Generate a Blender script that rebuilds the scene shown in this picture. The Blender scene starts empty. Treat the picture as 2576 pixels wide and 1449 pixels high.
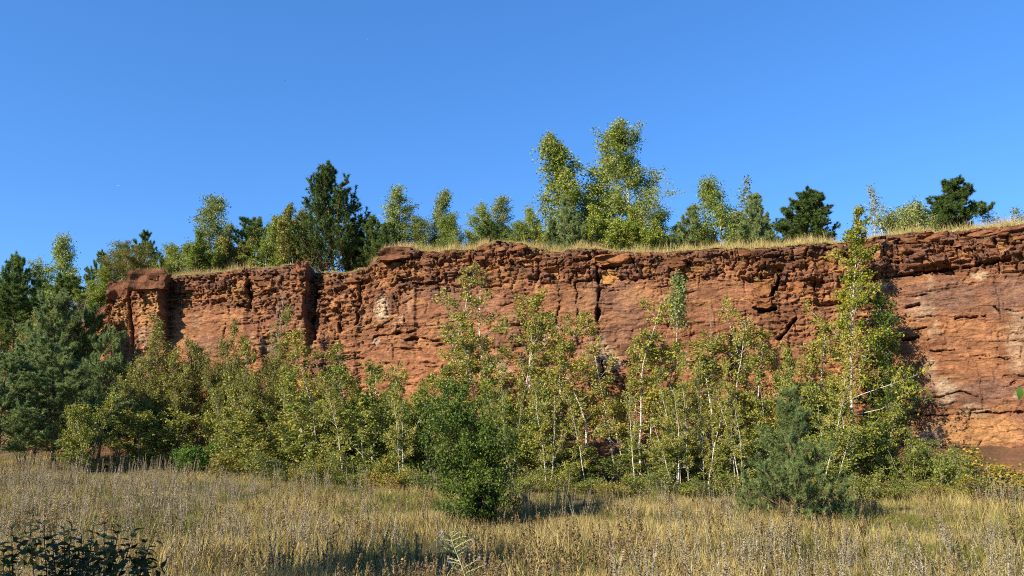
import bpy, bmesh, math, time
import numpy as np
from mathutils import Vector, Matrix
T0 = time.time()
S = bpy.context.scene
COL = S.collection

# ------------------------------------------------------------------ camera
F = 1983.0                                   # focal length in reference pixels (picture 2576 x 1449)
CAMZ = 2.6
PITCH = math.atan(355.5 / F)
cam = bpy.data.cameras.new('camera')
cam.sensor_fit = 'HORIZONTAL'
cam.angle = 2 * math.atan(1288 / F)
cam.clip_start = 0.05
cam.clip_end = 60000
camo = bpy.data.objects.new('camera', cam)
camo.location = (0, 0, CAMZ)
camo.rotation_euler = (math.pi / 2 + PITCH, 0, 0)
COL.objects.link(camo)
S.camera = camo

# ------------------------------------------------------------------ sky, sun, exposure
LDIR = Vector((0.68, 0.56, -0.50)).normalized()      # the way sunlight travels
SUN_EL = math.asin(-LDIR.z)
W = bpy.data.worlds.new('World')
S.world = W
W.use_nodes = True
wn, wl = W.node_tree.nodes, W.node_tree.links
for n in list(wn): wn.remove(n)
wo = wn.new('ShaderNodeOutputWorld'); wb = wn.new('ShaderNodeBackground'); ws = wn.new('ShaderNodeTexSky')
ws.sky_type = 'NISHITA'; ws.sun_disc = False
ws.sun_elevation = SUN_EL
ws.sun_rotation = math.atan2(-LDIR.x, -LDIR.y)
ws.altitude = 200; ws.air_density = 1.0; ws.dust_density = 0.3; ws.ozone_density = 2.5
hs = wn.new('ShaderNodeHueSaturation')
hs.inputs['Hue'].default_value = 0.5; hs.inputs['Saturation'].default_value = 1.22; hs.inputs['Value'].default_value = 1.0
gm = wn.new('ShaderNodeGamma'); gm.inputs['Gamma'].default_value = 0.72
mm = wn.new('ShaderNodeMix'); mm.data_type = 'RGBA'; mm.blend_type = 'MULTIPLY'; mm.inputs['Factor'].default_value = 1.0; mm.inputs['B'].default_value = (0.66, 1.08, 1.68, 1)
wl.new(ws.outputs[0], hs.inputs['Color']); wl.new(hs.outputs[0], gm.inputs[0]); wl.new(gm.outputs[0], mm.inputs['A']); wl.new(mm.outputs['Result'], wb.inputs[0]); wl.new(wb.outputs[0], wo.inputs[0])
wb.inputs[1].default_value = 0.1015
sl = bpy.data.lights.new('sun', 'SUN')
sl.energy = 5.0; sl.angle = math.radians(0.53); sl.color = (1.0, 0.90, 0.74)
so = bpy.data.objects.new('sun', sl)
so.rotation_euler = LDIR.to_track_quat('-Z', 'Y').to_euler()
so.location = (-60, -30, 60)
COL.objects.link(so)
S.view_settings.view_transform = 'Standard'
S.view_settings.look = 'None'
S.view_settings.exposure = 1.02
S.view_settings.gamma = 1.0
S.view_settings.use_curve_mapping = False
S.render.engine = 'CYCLES'
S.cycles.max_bounces = 5; S.cycles.diffuse_bounces = 3; S.cycles.transmission_bounces = 3; S.cycles.glossy_bounces = 2
S.cycles.filter_width = 1.05; S.cycles.use_denoising = False
S.cycles.caustics_reflective = False; S.cycles.caustics_refractive = False

# ------------------------------------------------------------------ numeric helpers
CT, ST = math.cos(PITCH), math.sin(PITCH)
def at(px, py, Y):
    a, b = (px - 1288) / F, (724.5 - py) / F
    k = Y / (CT - b * ST)
    return np.array((a * k, Y, CAMZ + k * (ST + b * CT)))
def project(P):
    x, y, z = P[..., 0], P[..., 1], P[..., 2] - CAMZ
    d = y * CT + z * ST
    return 1288 + F * x / d, 724.5 - F * (-y * ST + z * CT) / d

def _h(ix, iy, iz, seed):
    n = (ix.astype(np.int64) * 374761393 + iy.astype(np.int64) * 668265263 + iz.astype(np.int64) * 2147483647 + seed * 974634541) & 0xFFFFFFFF
    n = ((n ^ (n >> 13)) * 1274126177) & 0xFFFFFFFF
    n = ((n ^ (n >> 16)) * 2246822519) & 0xFFFFFFFF
    return ((n ^ (n >> 15)) & 0xFFFFFF) / float(0xFFFFFF)
def vnoise(x, y, seed=0):
    x = np.asarray(x, float); y = np.asarray(y, float)
    ix, iy = np.floor(x), np.floor(y); fx, fy = x - ix, y - iy
    fx = fx * fx * (3 - 2 * fx); fy = fy * fy * (3 - 2 * fy)
    z = np.zeros_like(ix)
    a = _h(ix, iy, z, seed); b = _h(ix + 1, iy, z, seed); c = _h(ix, iy + 1, z, seed); d = _h(ix + 1, iy + 1, z, seed)
    return (a * (1 - fx) + b * fx) * (1 - fy) + (c * (1 - fx) + d * fx) * fy * 1.0
def fbm(x, y, o=4, seed=0):
    v = 0; a = 1; t = 0
    for i in range(o):
        v = v + a * vnoise(x * 2 ** i + 17.3 * i, y * 2 ** i - 9.1 * i, seed + i); t += a; a *= .5
    return v / t * 2 - 1
def worley(x, y, seed=0):
    ix, iy = np.floor(x), np.floor(y)
    f1 = np.full(x.shape, 9.0); f2 = np.full(x.shape, 9.0); cid = np.zeros(x.shape)
    z = np.zeros_like(ix)
    for dx in (-1, 0, 1):
        for dy in (-1, 0, 1):
            jx, jy = ix + dx, iy + dy
            qx = jx + _h(jx, jy, z, seed); qy = jy + _h(jx, jy, z + 1, seed)
            d = np.maximum(np.abs(x - qx), np.abs(y - qy)) * .6 + np.hypot(x - qx, y - qy) * .4
            idv = _h(jx, jy, z + 2, seed)
            m = d < f1
            f2 = np.where(m, f1, np.minimum(f2, d)); cid = np.where(m, idv, cid); f1 = np.where(m, d, f1)
    return f1, f2, cid
def smooth(a, b, x):
    t = np.clip((x - a) / (b - a), 0, 1)
    return t * t * (3 - 2 * t)
def nrm(v):
    return v / np.maximum(np.linalg.norm(v, axis=-1, keepdims=True), 1e-9)

def mk_mesh(name, V, faces, mat=None, smooth_shade=False, attrs=None):
    me = bpy.data.meshes.new(name)
    V = np.asarray(V, np.float32)
    faces = [np.asarray(f, np.int32) for f in faces if len(f)]
    nl = sum(f.size for f in faces); nf = sum(len(f) for f in faces)
    me.vertices.add(len(V)); me.vertices.foreach_set('co', V.ravel())
    me.loops.add(nl); me.loops.foreach_set('vertex_index', np.concatenate([f.ravel() for f in faces]))
    me.polygons.add(nf)
    st = []; k = 0
    for f in faces:
        st.append(np.arange(len(f)) * f.shape[1] + k); k += f.size
    me.polygons.foreach_set('loop_start', np.concatenate(st).astype(np.int32))
    if smooth_shade: me.polygons.foreach_set('use_smooth', np.ones(nf, bool))
    for an, (kind, dat) in (attrs or {}).items():
        at_ = me.attributes.new(an, kind, 'POINT')
        at_.data.foreach_set({'FLOAT': 'value', 'FLOAT_COLOR': 'color', 'FLOAT_VECTOR': 'vector', 'INT': 'value'}[kind], np.ascontiguousarray(dat).ravel())
    me.update(calc_edges=True)
    if mat: me.materials.append(mat)
    return me
def link(name, me, parent=None, loc=None):
    o = bpy.data.objects.new(name, me); COL.objects.link(o)
    if parent is not None: o.parent = parent
    if loc is not None: o.location = loc
    return o
def tag(o, label=None, cat=None, group=None, kind=None):
    for k, v in (('label', label), ('category', cat), ('group', group), ('kind', kind)):
        if v: o[k] = v
    return o

# ------------------------------------------------------------------ materials
def new_mat(name):
    m = bpy.data.materials.new(name); m.use_nodes = True
    nt = m.node_tree
    for n in list(nt.nodes): nt.nodes.remove(n)
    return m, nt, nt.nodes.new('ShaderNodeOutputMaterial')
def nd(nt, typ, **kw):
    n = nt.nodes.new(typ)
    for k, v in kw.items():
        if k.startswith('i_'):
            n.inputs[k[2:].replace('_', ' ')].default_value = v
        else: setattr(n, k, v)
    return n
def ramp(nt, fac, stops, interp='LINEAR'):
    r = nt.nodes.new('ShaderNodeValToRGB'); r.color_ramp.interpolation = interp
    e = r.color_ramp.elements
    e[0].position, e[0].color = stops[0][0], (*stops[0][1], 1)
    e[1].position, e[1].color = stops[-1][0], (*stops[-1][1], 1)
    for p, c in stops[1:-1]:
        q = e.new(p); q.color = (*c, 1)
    nt.links.new(fac, r.inputs[0])
    return r.outputs[0]
def mapping(nt, scale, coord='Object'):
    tc = nt.nodes.new('ShaderNodeTexCoord'); mp = nt.nodes.new('ShaderNodeMapping')
    mp.inputs['Scale'].default_value = scale
    nt.links.new(tc.outputs[coord], mp.inputs[0])
    return mp.outputs[0]
def noise(nt, vec, scale, detail=4, rough=.55):
    n = nt.nodes.new('ShaderNodeTexNoise')
    n.inputs['Scale'].default_value = scale; n.inputs['Detail'].default_value = detail; n.inputs['Roughness'].default_value = rough
    if vec is not None: nt.links.new(vec, n.inputs['Vector'])
    return n.outputs['Fac']
def mixc(nt, fac, a, b, blend='MIX'):
    m = nt.nodes.new('ShaderNodeMix'); m.data_type = 'RGBA'; m.blend_type = blend
    for sock, v in ((m.inputs['Factor'], fac), (m.inputs['A'], a), (m.inputs['B'], b)):
        if isinstance(v, (int, float)): sock.default_value = v
        elif isinstance(v, tuple): sock.default_value = (*v, 1)
        else: nt.links.new(v, sock)
    return m.outputs['Result']

def leaf_mat(name, stops, trans=.32, patch=.35, rough=.55, spec=.25, gain=(1.4, 1.4, 1.1)):
    """per-leaf colour from the island, patch colour from noise, small shift per tree"""
    m, nt, out = new_mat(name)
    geo = nt.nodes.new('ShaderNodeNewGeometry'); oi = nt.nodes.new('ShaderNodeObjectInfo')
    nz = noise(nt, mapping(nt, (1, 1, 1)), 1.1, 2)
    a = nd(nt, 'ShaderNodeMath', operation='MULTIPLY_ADD'); a.inputs[1].default_value = 1 - patch; a.inputs[2].default_value = 0
    nt.links.new(geo.outputs['Random Per Island'], a.inputs[0])
    b = nd(nt, 'ShaderNodeMath', operation='MULTIPLY_ADD'); b.inputs[1].default_value = patch * 1.9
    nt.links.new(nz, b.inputs[0]); nt.links.new(a.outputs[0], b.inputs[2])
    c = nd(nt, 'ShaderNodeMath', operation='MULTIPLY_ADD'); c.inputs[1].default_value = .22
    nt.links.new(oi.outputs['Random'], c.inputs[0]); nt.links.new(b.outputs[0], c.inputs[2])
    d = nd(nt, 'ShaderNodeMath', operation='SUBTRACT'); d.inputs[1].default_value = patch * .45 + .11
    nt.links.new(c.outputs[0], d.inputs[0])
    col = ramp(nt, d.outputs[0], [(p_, tuple(c_ * g_ for c_, g_ in zip(cc, gain))) for p_, cc in stops])
    p = nd(nt, 'ShaderNodeBsdfPrincipled'); p.inputs['Roughness'].default_value = rough
    p.inputs['Specular IOR Level'].default_value = spec
    t = nt.nodes.new('ShaderNodeBsdfTranslucent'); ms = nt.nodes.new('ShaderNodeMixShader'); ms.inputs[0].default_value = trans
    nt.links.new(col, p.inputs['Base Color']); nt.links.new(col, t.inputs['Color'])
    nt.links.new(p.outputs[0], ms.inputs[1]); nt.links.new(t.outputs[0], ms.inputs[2]); nt.links.new(ms.outputs[0], out.inputs[0])
    return m
def bark_mat(name, a, b, scale=(6, 6, 22), lo=.42, hi=.6, rough=.8):
    m, nt, out = new_mat(name)
    f = noise(nt, mapping(nt, scale), 1.0, 3)
    col = ramp(nt, f, [(lo, a), (hi, b)])
    p = nd(nt, 'ShaderNodeBsdfPrincipled'); p.inputs['Roughness'].default_value = rough; p.inputs['Specular IOR Level'].default_value = .2
    nt.links.new(col, p.inputs['Base Color']); nt.links.new(p.outputs[0], out.inputs[0])
    return m

M = {}
M['birch_bark'] = bark_mat('birch_bark', (.09, .075, .06), (.54, .49, .40), lo=.36, hi=.50)
M['grey_bark'] = bark_mat('grey_bark', (.16, .13, .10), (.40, .35, .27))
M['brown_bark'] = bark_mat('brown_bark', (.06, .045, .033), (.16, .115, .08))
M['pine_bark'] = bark_mat('pine_bark', (.10, .06, .04), (.34, .19, .11))
M['dark_stem'] = bark_mat('dark_stem', (.03, .022, .018), (.08, .05, .04))
M['aspen_leaf'] = leaf_mat('aspen_leaf', [(0, (.055, .075, .015)), (.25, (.12, .135, .028)), (.55, (.23, .21, .044)), (.85, (.34, .275, .06)), (1, (.33, .16, .045))])
M['birch_leaf'] = leaf_mat('birch_leaf', [(0, (.06, .098, .017)), (.4, (.135, .18, .03)), (.75, (.22, .245, .045)), (1, (.34, .30, .065))])
M['bush_leaf'] = leaf_mat('bush_leaf', [(0, (.042, .066, .013)), (.3, (.095, .125, .024)), (.62, (.17, .18, .036)), (.88, (.27, .215, .048)), (1, (.32, .13, .035))])
M['willow_leaf'] = leaf_mat('willow_leaf', [(0, (.06, .066, .016)), (.45, (.14, .135, .030)), (.8, (.22, .195, .05)), (1, (.30, .24, .09))], trans=.3)
M['grey_birch_leaf'] = leaf_mat('grey_birch_leaf', [(0, (.065, .095, .033)), (.5, (.15, .18, .06)), (.85, (.23, .25, .095)), (1, (.31, .30, .13))])
M['hawthorn_leaf'] = leaf_mat('hawthorn_leaf', [(0, (.022, .042, .007)), (.5, (.05, .085, .012)), (.85, (.10, .135, .018)), (1, (.17, .165, .03))], trans=.25)
M['hornbeam_leaf'] = leaf_mat('hornbeam_leaf', [(0, (.045, .078, .010)), (.35, (.11, .145, .014)), (.65, (.25, .22, .018)), (.92, (.38, .27, .025)), (1, (.36, .16, .03))])
M['green_leaf'] = leaf_mat('green_leaf', [(0, (.03, .07, .012)), (.5, (.07, .14, .022)), (1, (.14, .21, .04))])
M['yellow_leaf'] = leaf_mat('yellow_leaf', [(0, (.05, .06, .012)), (.4, (.14, .13, .02)), (.75, (.30, .23, .03)), (1, (.33, .14, .035))])
M['dogwood_leaf'] = leaf_mat('dogwood_leaf', [(0, (.012, .022, .006)), (.5, (.03, .045, .011)), (.8, (.06, .05, .015)), (1, (.16, .05, .03))], trans=.15, spec=.15, rough=.6, gain=(1, 1, .9))
M['blue_needle'] = leaf_mat('blue_needle', [(0, (.055, .078, .024)), (.5, (.145, .19, .078)), (1, (.25, .285, .135))], trans=.38)
M['green_needle'] = leaf_mat('green_needle', [(0, (.035, .062, .016)), (.5, (.085, .13, .032)), (1, (.15, .19, .055))], trans=.3)
M['dark_needle'] = leaf_mat('dark_needle', [(0, (.018, .035, .010)), (.5, (.048, .078, .018)), (1, (.095, .13, .034))], trans=.2)
M['straw'] = leaf_mat('straw', [(0, (.18, .12, .045)), (.35, (.36, .27, .10)), (.75, (.54, .425, .18)), (1, (.34, .20, .085))], trans=.25, patch=.2, gain=(1, 1, .9))
M['straw_bright'] = leaf_mat('straw_bright', [(0, (.28, .24, .09)), (.5, (.46, .39, .15)), (1, (.58, .50, .24))], trans=.25, patch=.2, gain=(1, 1, .9))
M['grass_green'] = leaf_mat('grass_green', [(0, (.07, .085, .018)), (.5, (.16, .165, .032)), (1, (.29, .26, .07))], trans=.25, patch=.2, gain=(1, 1, .9))
M['weed_grey'] = leaf_mat('weed_grey', [(0, (.18, .145, .10)), (.5, (.37, .305, .215)), (1, (.55, .47, .345))], trans=.1, patch=.2, spec=.1, gain=(1, 1, .9))
M['weed_brown'] = leaf_mat('weed_brown', [(0, (.12, .08, .04)), (.5, (.25, .17, .08)), (1, (.38, .28, .14))], trans=.1, patch=.2, spec=.1, gain=(1, 1, .9))

def rock_material():
    m, nt, out = new_mat('cliff_rock')
    at_ = nd(nt, 'ShaderNodeAttribute', attribute_name='rockcol')
    v = mapping(nt, (1, 1, 2.6))
    n1 = noise(nt, v, 2.2, 6, .62); n2 = noise(nt, v, 9.0, 5, .65); n3 = noise(nt, mapping(nt, (1, 1, 1)), 38.0, 3, .7)
    c = mixc(nt, 1.0, at_.outputs['Color'], ramp(nt, n1, [(.30, (.62, .58, .60)), (.5, (1, 1, 1)), (.72, (1.35, 1.38, 1.32))]), 'MULTIPLY')
    c = mixc(nt, 1.0, c, ramp(nt, n2, [(.28, (.62, .58, .58)), (.5, (1, 1, 1)), (.75, (1.35, 1.38, 1.4))]), 'MULTIPLY')
    c = mixc(nt, ramp(nt, n3, [(.70, (0, 0, 0)), (.80, (.55, .55, .55))]), c, (.42, .30, .20))
    p = nd(nt, 'ShaderNodeBsdfPrincipled'); p.inputs['Roughness'].default_value = .9; p.inputs['Specular IOR Level'].default_value = .12
    b1 = nd(nt, 'ShaderNodeBump'); b1.inputs['Strength'].default_value = .9; b1.inputs['Distance'].default_value = .10
    b2 = nd(nt, 'ShaderNodeBump'); b2.inputs['Strength'].default_value = .8; b2.inputs['Distance'].default_value = .045
    nt.links.new(noise(nt, mapping(nt, (1, 1, 3.2)), 4.5, 6, .65), b1.inputs['Height'])
    nt.links.new(noise(nt, mapping(nt, (1, 1, 2.0)), 19.0, 4, .7), b2.inputs['Height'])
    nt.links.new(b1.outputs[0], b2.inputs['Normal']); nt.links.new(b2.outputs[0], p.inputs['Normal'])
    nt.links.new(c, p.inputs['Base Color']); nt.links.new(p.outputs[0], out.inputs[0])
    return m
M['rock'] = rock_material()
def stone_material(name, lo, hi):
    m, nt, out = new_mat(name)
    oi = nt.nodes.new('ShaderNodeObjectInfo')
    tint = ramp(nt, oi.outputs['Random'], [(0, tuple(c * .85 * g for c, g in zip(lo, (1, 1, .8)))), (1, tuple(c * .85 * g for c, g in zip(hi, (1, 1, .8))))])
    tc = nt.nodes.new('ShaderNodeNewGeometry')
    n1 = noise(nt, tc.outputs['Position'], 5.0, 6, .65); n2 = noise(nt, tc.outputs['Position'], 22.0, 4, .7)
    c = mixc(nt, 1.0, tint, ramp(nt, n1, [(.3, (.55, .52, .52)), (.5, (1, 1, 1)), (.72, (1.4, 1.42, 1.4))]), 'MULTIPLY')
    p = nd(nt, 'ShaderNodeBsdfPrincipled'); p.inputs['Roughness'].default_value = .9; p.inputs['Specular IOR Level'].default_value = .12
    b = nd(nt, 'ShaderNodeBump'); b.inputs['Strength'].default_value = .9; b.inputs['Distance'].default_value = .06
    b2 = nd(nt, 'ShaderNodeBump'); b2.inputs['Strength'].default_value = .8; b2.inputs['Distance'].default_value = .03
    nt.links.new(n1, b.inputs['Height']); nt.links.new(n2, b2.inputs['Height']); nt.links.new(b.outputs[0], b2.inputs['Normal'])
    nt.links.new(b2.outputs[0], p.inputs['Normal']); nt.links.new(c, p.inputs['Base Color']); nt.links.new(p.outputs[0], out.inputs[0])
    return m
M['slab'] = stone_material('slab_stone', (.17, .074, .044), (.29, .122, .058))
M['crust'] = stone_material('dark_crust_stone', (.14, .064, .044), (.24, .098, .058))
M['ochre'] = stone_material('ochre_stone', (.36, .17, .06), (.44, .22, .08))
M['pale_stone'] = stone_material('pale_stone', (.30, .22, .15), (.34, .25, .17))

def ground_material():
    m, nt, out = new_mat('meadow_soil')
    at_ = nd(nt, 'ShaderNodeAttribute', attribute_name='soil')
    v = mapping(nt, (1, 1, 1))
    n1 = noise(nt, v, .9, 5); n2 = noise(nt, v, 14, 4, .7)
    mead = ramp(nt, n1, [(.3, (.06, .055, .024)), (.5, (.10, .088, .038)), (.7, (.15, .12, .055))])
    soil = ramp(nt, n1, [(.3, (.07, .042, .024)), (.55, (.14, .070, .036)), (.75, (.22, .10, .05))])
    c = mixc(nt, at_.outputs['Fac'], mead, soil)
    c = mixc(nt, 1.0, c, ramp(nt, n2, [(.3, (.55, .55, .55)), (.5, (1, 1, 1)), (.75, (1.4, 1.4, 1.4))]), 'MULTIPLY')
    p = nd(nt, 'ShaderNodeBsdfPrincipled'); p.inputs['Roughness'].default_value = .95; p.inputs['Specular IOR Level'].default_value = .1
    b = nd(nt, 'ShaderNodeBump'); b.inputs['Strength'].default_value = .8; b.inputs['Distance'].default_value = .06
    nt.links.new(n2, b.inputs['Height']); nt.links.new(b.outputs[0], p.inputs['Normal'])
    nt.links.new(c, p.inputs['Base Color']); nt.links.new(p.outputs[0], out.inputs[0])
    return m
M['ground'] = ground_material()

# ------------------------------------------------------------------ plan of the quarry
CL = np.array([(-300, 66), (-150, 64), (0, 62), (170, 59), (280, 56.2), (430, 54), (620, 52), (770, 50), (800, 49.8), (1000, 47), (1250, 44), (1500, 42),
               (1800, 40), (2040, 38.6), (2200, 37.6), (2576, 34.6), (2750, 33.2), (3000, 31.5)], float)
TOP = np.array([(-300, 1050), (-150, 1000), (0, 900), (100, 842), (170, 802), (230, 776), (274, 756), (281, 716), (330, 712), (336, 692), (380, 688), (425, 686), (432, 684), (520, 682), (598, 670),
                (604, 664), (632, 666), (640, 669), (700, 662), (755, 657), (768, 660), (776, 672), (815, 680), (880, 678), (905, 670), (935, 648), (960, 622), (1030, 615),
                (1045, 620), (1100, 625), (1180, 620), (1215, 603), (1240, 599), (1310, 604), (1325, 616), (1400, 620), (1470, 619), (1600, 624), (1700, 620),
                (1800, 614), (1900, 614), (2000, 608), (2080, 604), (2110, 602), (2180, 588), (2300, 578), (2400, 569), (2450, 562), (2576, 554), (2750, 548), (3000, 545)], float)
def cliffY(px): return np.interp(px, CL[:, 0], CL[:, 1])
_px = np.arange(-300, 3001, 10.0)
_cx = np.array([at(p, 720, cliffY(p))[0] for p in _px])
def cliffY_x(x):
    return np.interp(x, _cx, cliffY(_px))
def ground(x, y):
    x = np.asarray(x, float); y = np.asarray(y, float)
    z = .95 * smooth(15, 2, y) + .011 * np.clip(y - 14, 0, 60)
    z = z + .35 * smooth(5, 30, -x) * smooth(18, 45, y)
    z = z + .10 * fbm(x * .22, y * .22, 3, 5)
    dc = (cliffY_x(x) - y) * .92
    z = z + 2.0 * np.clip(1 - dc / 7.0, 0, 1) ** 1.6
    return z
def ztop(px): return float(at(px, np.interp(px, TOP[:, 0], TOP[:, 1]), cliffY(px))[2])

# ------------------------------------------------------------------ the cliff
STEP = 2.3
cpx = np.arange(-200, 2790, STEP)
NC, NR = len(cpx), 318
cY = cliffY(cpx)
cb = (724.5 - 720) / F
ck = cY / (CT - cb * ST)
cX = (cpx - 1288) / F * ck
ctz = np.array([float(at(p, q, y)[2]) for p, q, y in zip(cpx, np.interp(cpx, TOP[:, 0], TOP[:, 1]), cY)])
ctz = ctz + .10 * fbm(cpx * .012, cpx * 0, 4, 3) + .10 * (np.round(vnoise(cpx * .05, cpx * 0 + 3.3, 8) * 2) / 2 - .5)
tan = np.stack([np.gradient(cX), np.gradient(cY)], 1)
k_ = 61; ker = np.ones(k_) / k_
tan = np.stack([np.convolve(np.pad(tan[:, i], k_ // 2, 'edge'), ker, 'valid') for i in (0, 1)], 1)
tan = nrm(tan)
nrmx, nrmy = tan[:, 1], -tan[:, 0]                       # points to the camera
_vd = nrm(np.stack([-cX, -cY], 1)) * .72 + np.stack([nrmx, nrmy], 1) * .28
_vd = nrm(_vd); ddx, ddy = _vd[:, 0], _vd[:, 1]
ARC = np.concatenate([[0], np.cumsum(np.hypot(np.diff(cX), np.diff(cY)))])
zb = ground(cX, cY) - .9
vv = np.linspace(0, 1, NR)
Zg = zb[:, None] + (ctz - zb)[:, None] * vv[None, :]
U = np.repeat(ARC[:, None], NR, 1)
PX0 = np.repeat(cpx[:, None], NR, 1)
P0 = np.stack([np.repeat(cX[:, None], NR, 1), np.repeat(cY[:, None], NR, 1), Zg], -1)
PX, PY = project(P0)
depth_below = (ctz[:, None] - Zg)                        # metres below the rim

# big forms: each section stands out and ends in a right-hand step back
OFF = np.array([(-300, 0), (170, 0), (262, .2), (279, .3), (282, 1.2), (326, 1.35), (331, .1), (336, 1.5), (408, 1.9), (417, -.3), (470, 0), (560, .25), (612, .5), (624, .2), (640, .3),
                (700, .5), (766, .8), (773, -.45), (792, -.35), (800, -.05), (845, .15), (860, .1), (896, .35), (903, .05), (930, .35), (1040, .55), (1046, .35), (1130, .25), (1250, .45), (1400, .3),
                (1498, .4), (1520, .25), (1640, .2), (1800, .15), (1930, .3), (1962, .1), (2010, .2), (2046, .25), (2056, .0), (2110, -.05), (2180, .0), (2230, .25), (2400, .3), (2576, .35), (3000, .3)], float)
wob = 7 * fbm(PY * .018, PX * .004, 3, 21) + 4 * fbm(PY * .07, PX * .01, 2, 22)
fade = 1 - .8 * smooth(780, 900, PY + 25 * fbm(PX * .02, PY * .01, 2, 29)) * (PX < 2040)
disp = np.interp(PX + wob, OFF[:, 0], OFF[:, 1]) * fade
disp -= .07 * (Zg - zb[:, None])                          # leans back
disp += .35 * fbm(U * .16, Zg * .22, 4, 31)

zw = Zg + .22 * fbm(U * .25, Zg * .5, 3, 41) + .05 * fbm(U * 1.7, Zg * 1.7, 2, 42) - .010 * U
uw = U + .35 * fbm(U * .5, Zg * .8, 3, 43) + .10 * fbm(U * 2.3, Zg * 2.3, 2, 44)
def beds(thick, wide, seed, zin, uin):
    r = np.random.default_rng(seed)
    ed = np.cumsum(thick * r.uniform(.45, 1.7, 400)) - 14
    bi = np.searchsorted(ed, zin.ravel()).reshape(zin.shape)
    lo, hi = ed[np.clip(bi - 1, 0, 399)], ed[np.clip(bi, 0, 399)]
    ez = np.minimum(zin - lo, hi - zin)
    ww = wide * _h(bi, bi * 0, bi * 0, seed + 1) + wide * .55
    q = uin / ww + 13.7 * _h(bi, bi * 0, bi * 0 + 1, seed)
    q = q + .32 * np.sin(q * 2.1 + bi)
    ci = np.floor(q); eu = np.minimum(q - ci, 1 - (q - ci)) * ww
    val = _h(bi, ci, bi * 0 + 2, seed)
    bedv = _h(bi, bi * 0, bi * 0 + 3, seed)
    frac = (zin - lo) / (hi - lo)
    return val, bedv, ez, eu, frac
rub = np.clip(smooth(4.2, .6, depth_below + .8 * fbm(U * .3, Zg * 0, 2, 50)) * 1.0 + .38 + .4 * fbm(U * .22, Zg * .4, 3, 51), .12, 1.2)
# massive, smoother zones
massive = np.zeros_like(U)
for (x0, x1, y0, y1, s) in ((430, 610, 775, 900, 1), (1330, 1500, 705, 790, .9), (1520, 1900, 700, 800, .85), (1010, 1330, 730, 800, .55), (2215, 2800, 690, 800, .95), (2250, 2800, 860, 1040, .75), (900, 1420, 880, 1000, .8), (2350, 2800, 1080, 1150, .6)):
    massive = np.maximum(massive, s * smooth(x0 - 15, x0 + 15, PX) * smooth(x1 + 15, x1 - 15, PX) * smooth(y0 - 8, y0 + 8, PY) * smooth(y1 + 20, y1 - 20, PY))
rough = np.clip(rub * (1 - .85 * massive), .07, 1.2) * .82
v1, b1v, ez1, eu1, fr1 = beds(.95, 2.6, 7, zw, uw)
v2, b2v, ez2, eu2, fr2 = beds(.36, .95, 17, zw + .1 * fbm(U, Zg, 2, 61), uw)
v3, b3v, ez3, eu3, fr3 = beds(.13, .34, 27, zw + .06 * fbm(U * 2, Zg * 2, 2, 62), uw + .08 * fbm(U * 4, Zg * 4, 2, 63))
disp += (v1 - .5) * .42 * np.clip(rough + .15, 0, 1)
disp += ((v2 - .5) * .44 + (b2v - .5) * .12) * rough
disp += ((v3 - .5) * .20 + (b3v - .5) * .10) * np.clip(rough + .22, 0, 1)
disp += .10 * rough * (fr2 - .5) + .05 * rough * (fr3 - .5)                          # beds overhang a little at their top
disp -= .07 * np.exp(-(ez2 / .028) ** 2) * rough * (_h(np.floor(U * .7), np.floor(zw * 3), U * 0, 5) > .35)
disp -= .24 * np.exp(-(eu2 / .035) ** 2) * rough
disp -= .34 * np.exp(-(eu1 / .035) ** 2) * np.clip(rough, .3, 1) * (v1 > .3)
f1, f2, cid = worley(uw * 1.15, zw * 2.2, 71)
disp += (cid - .5) * .34 * rough - .16 * np.exp(-((f2 - f1) / .06) ** 2) * rough
f1, f2, cid3 = worley(uw * 3.4, zw * 6.0, 72)
disp += (cid3 - .5) * .17 * np.clip(rough + .14, 0, 1)
disp += .030 * fbm(U * 5, Zg * 9, 3, 81) + .05 * massive * fbm(U * 1.2, Zg * 2.4, 3, 82)
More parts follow.
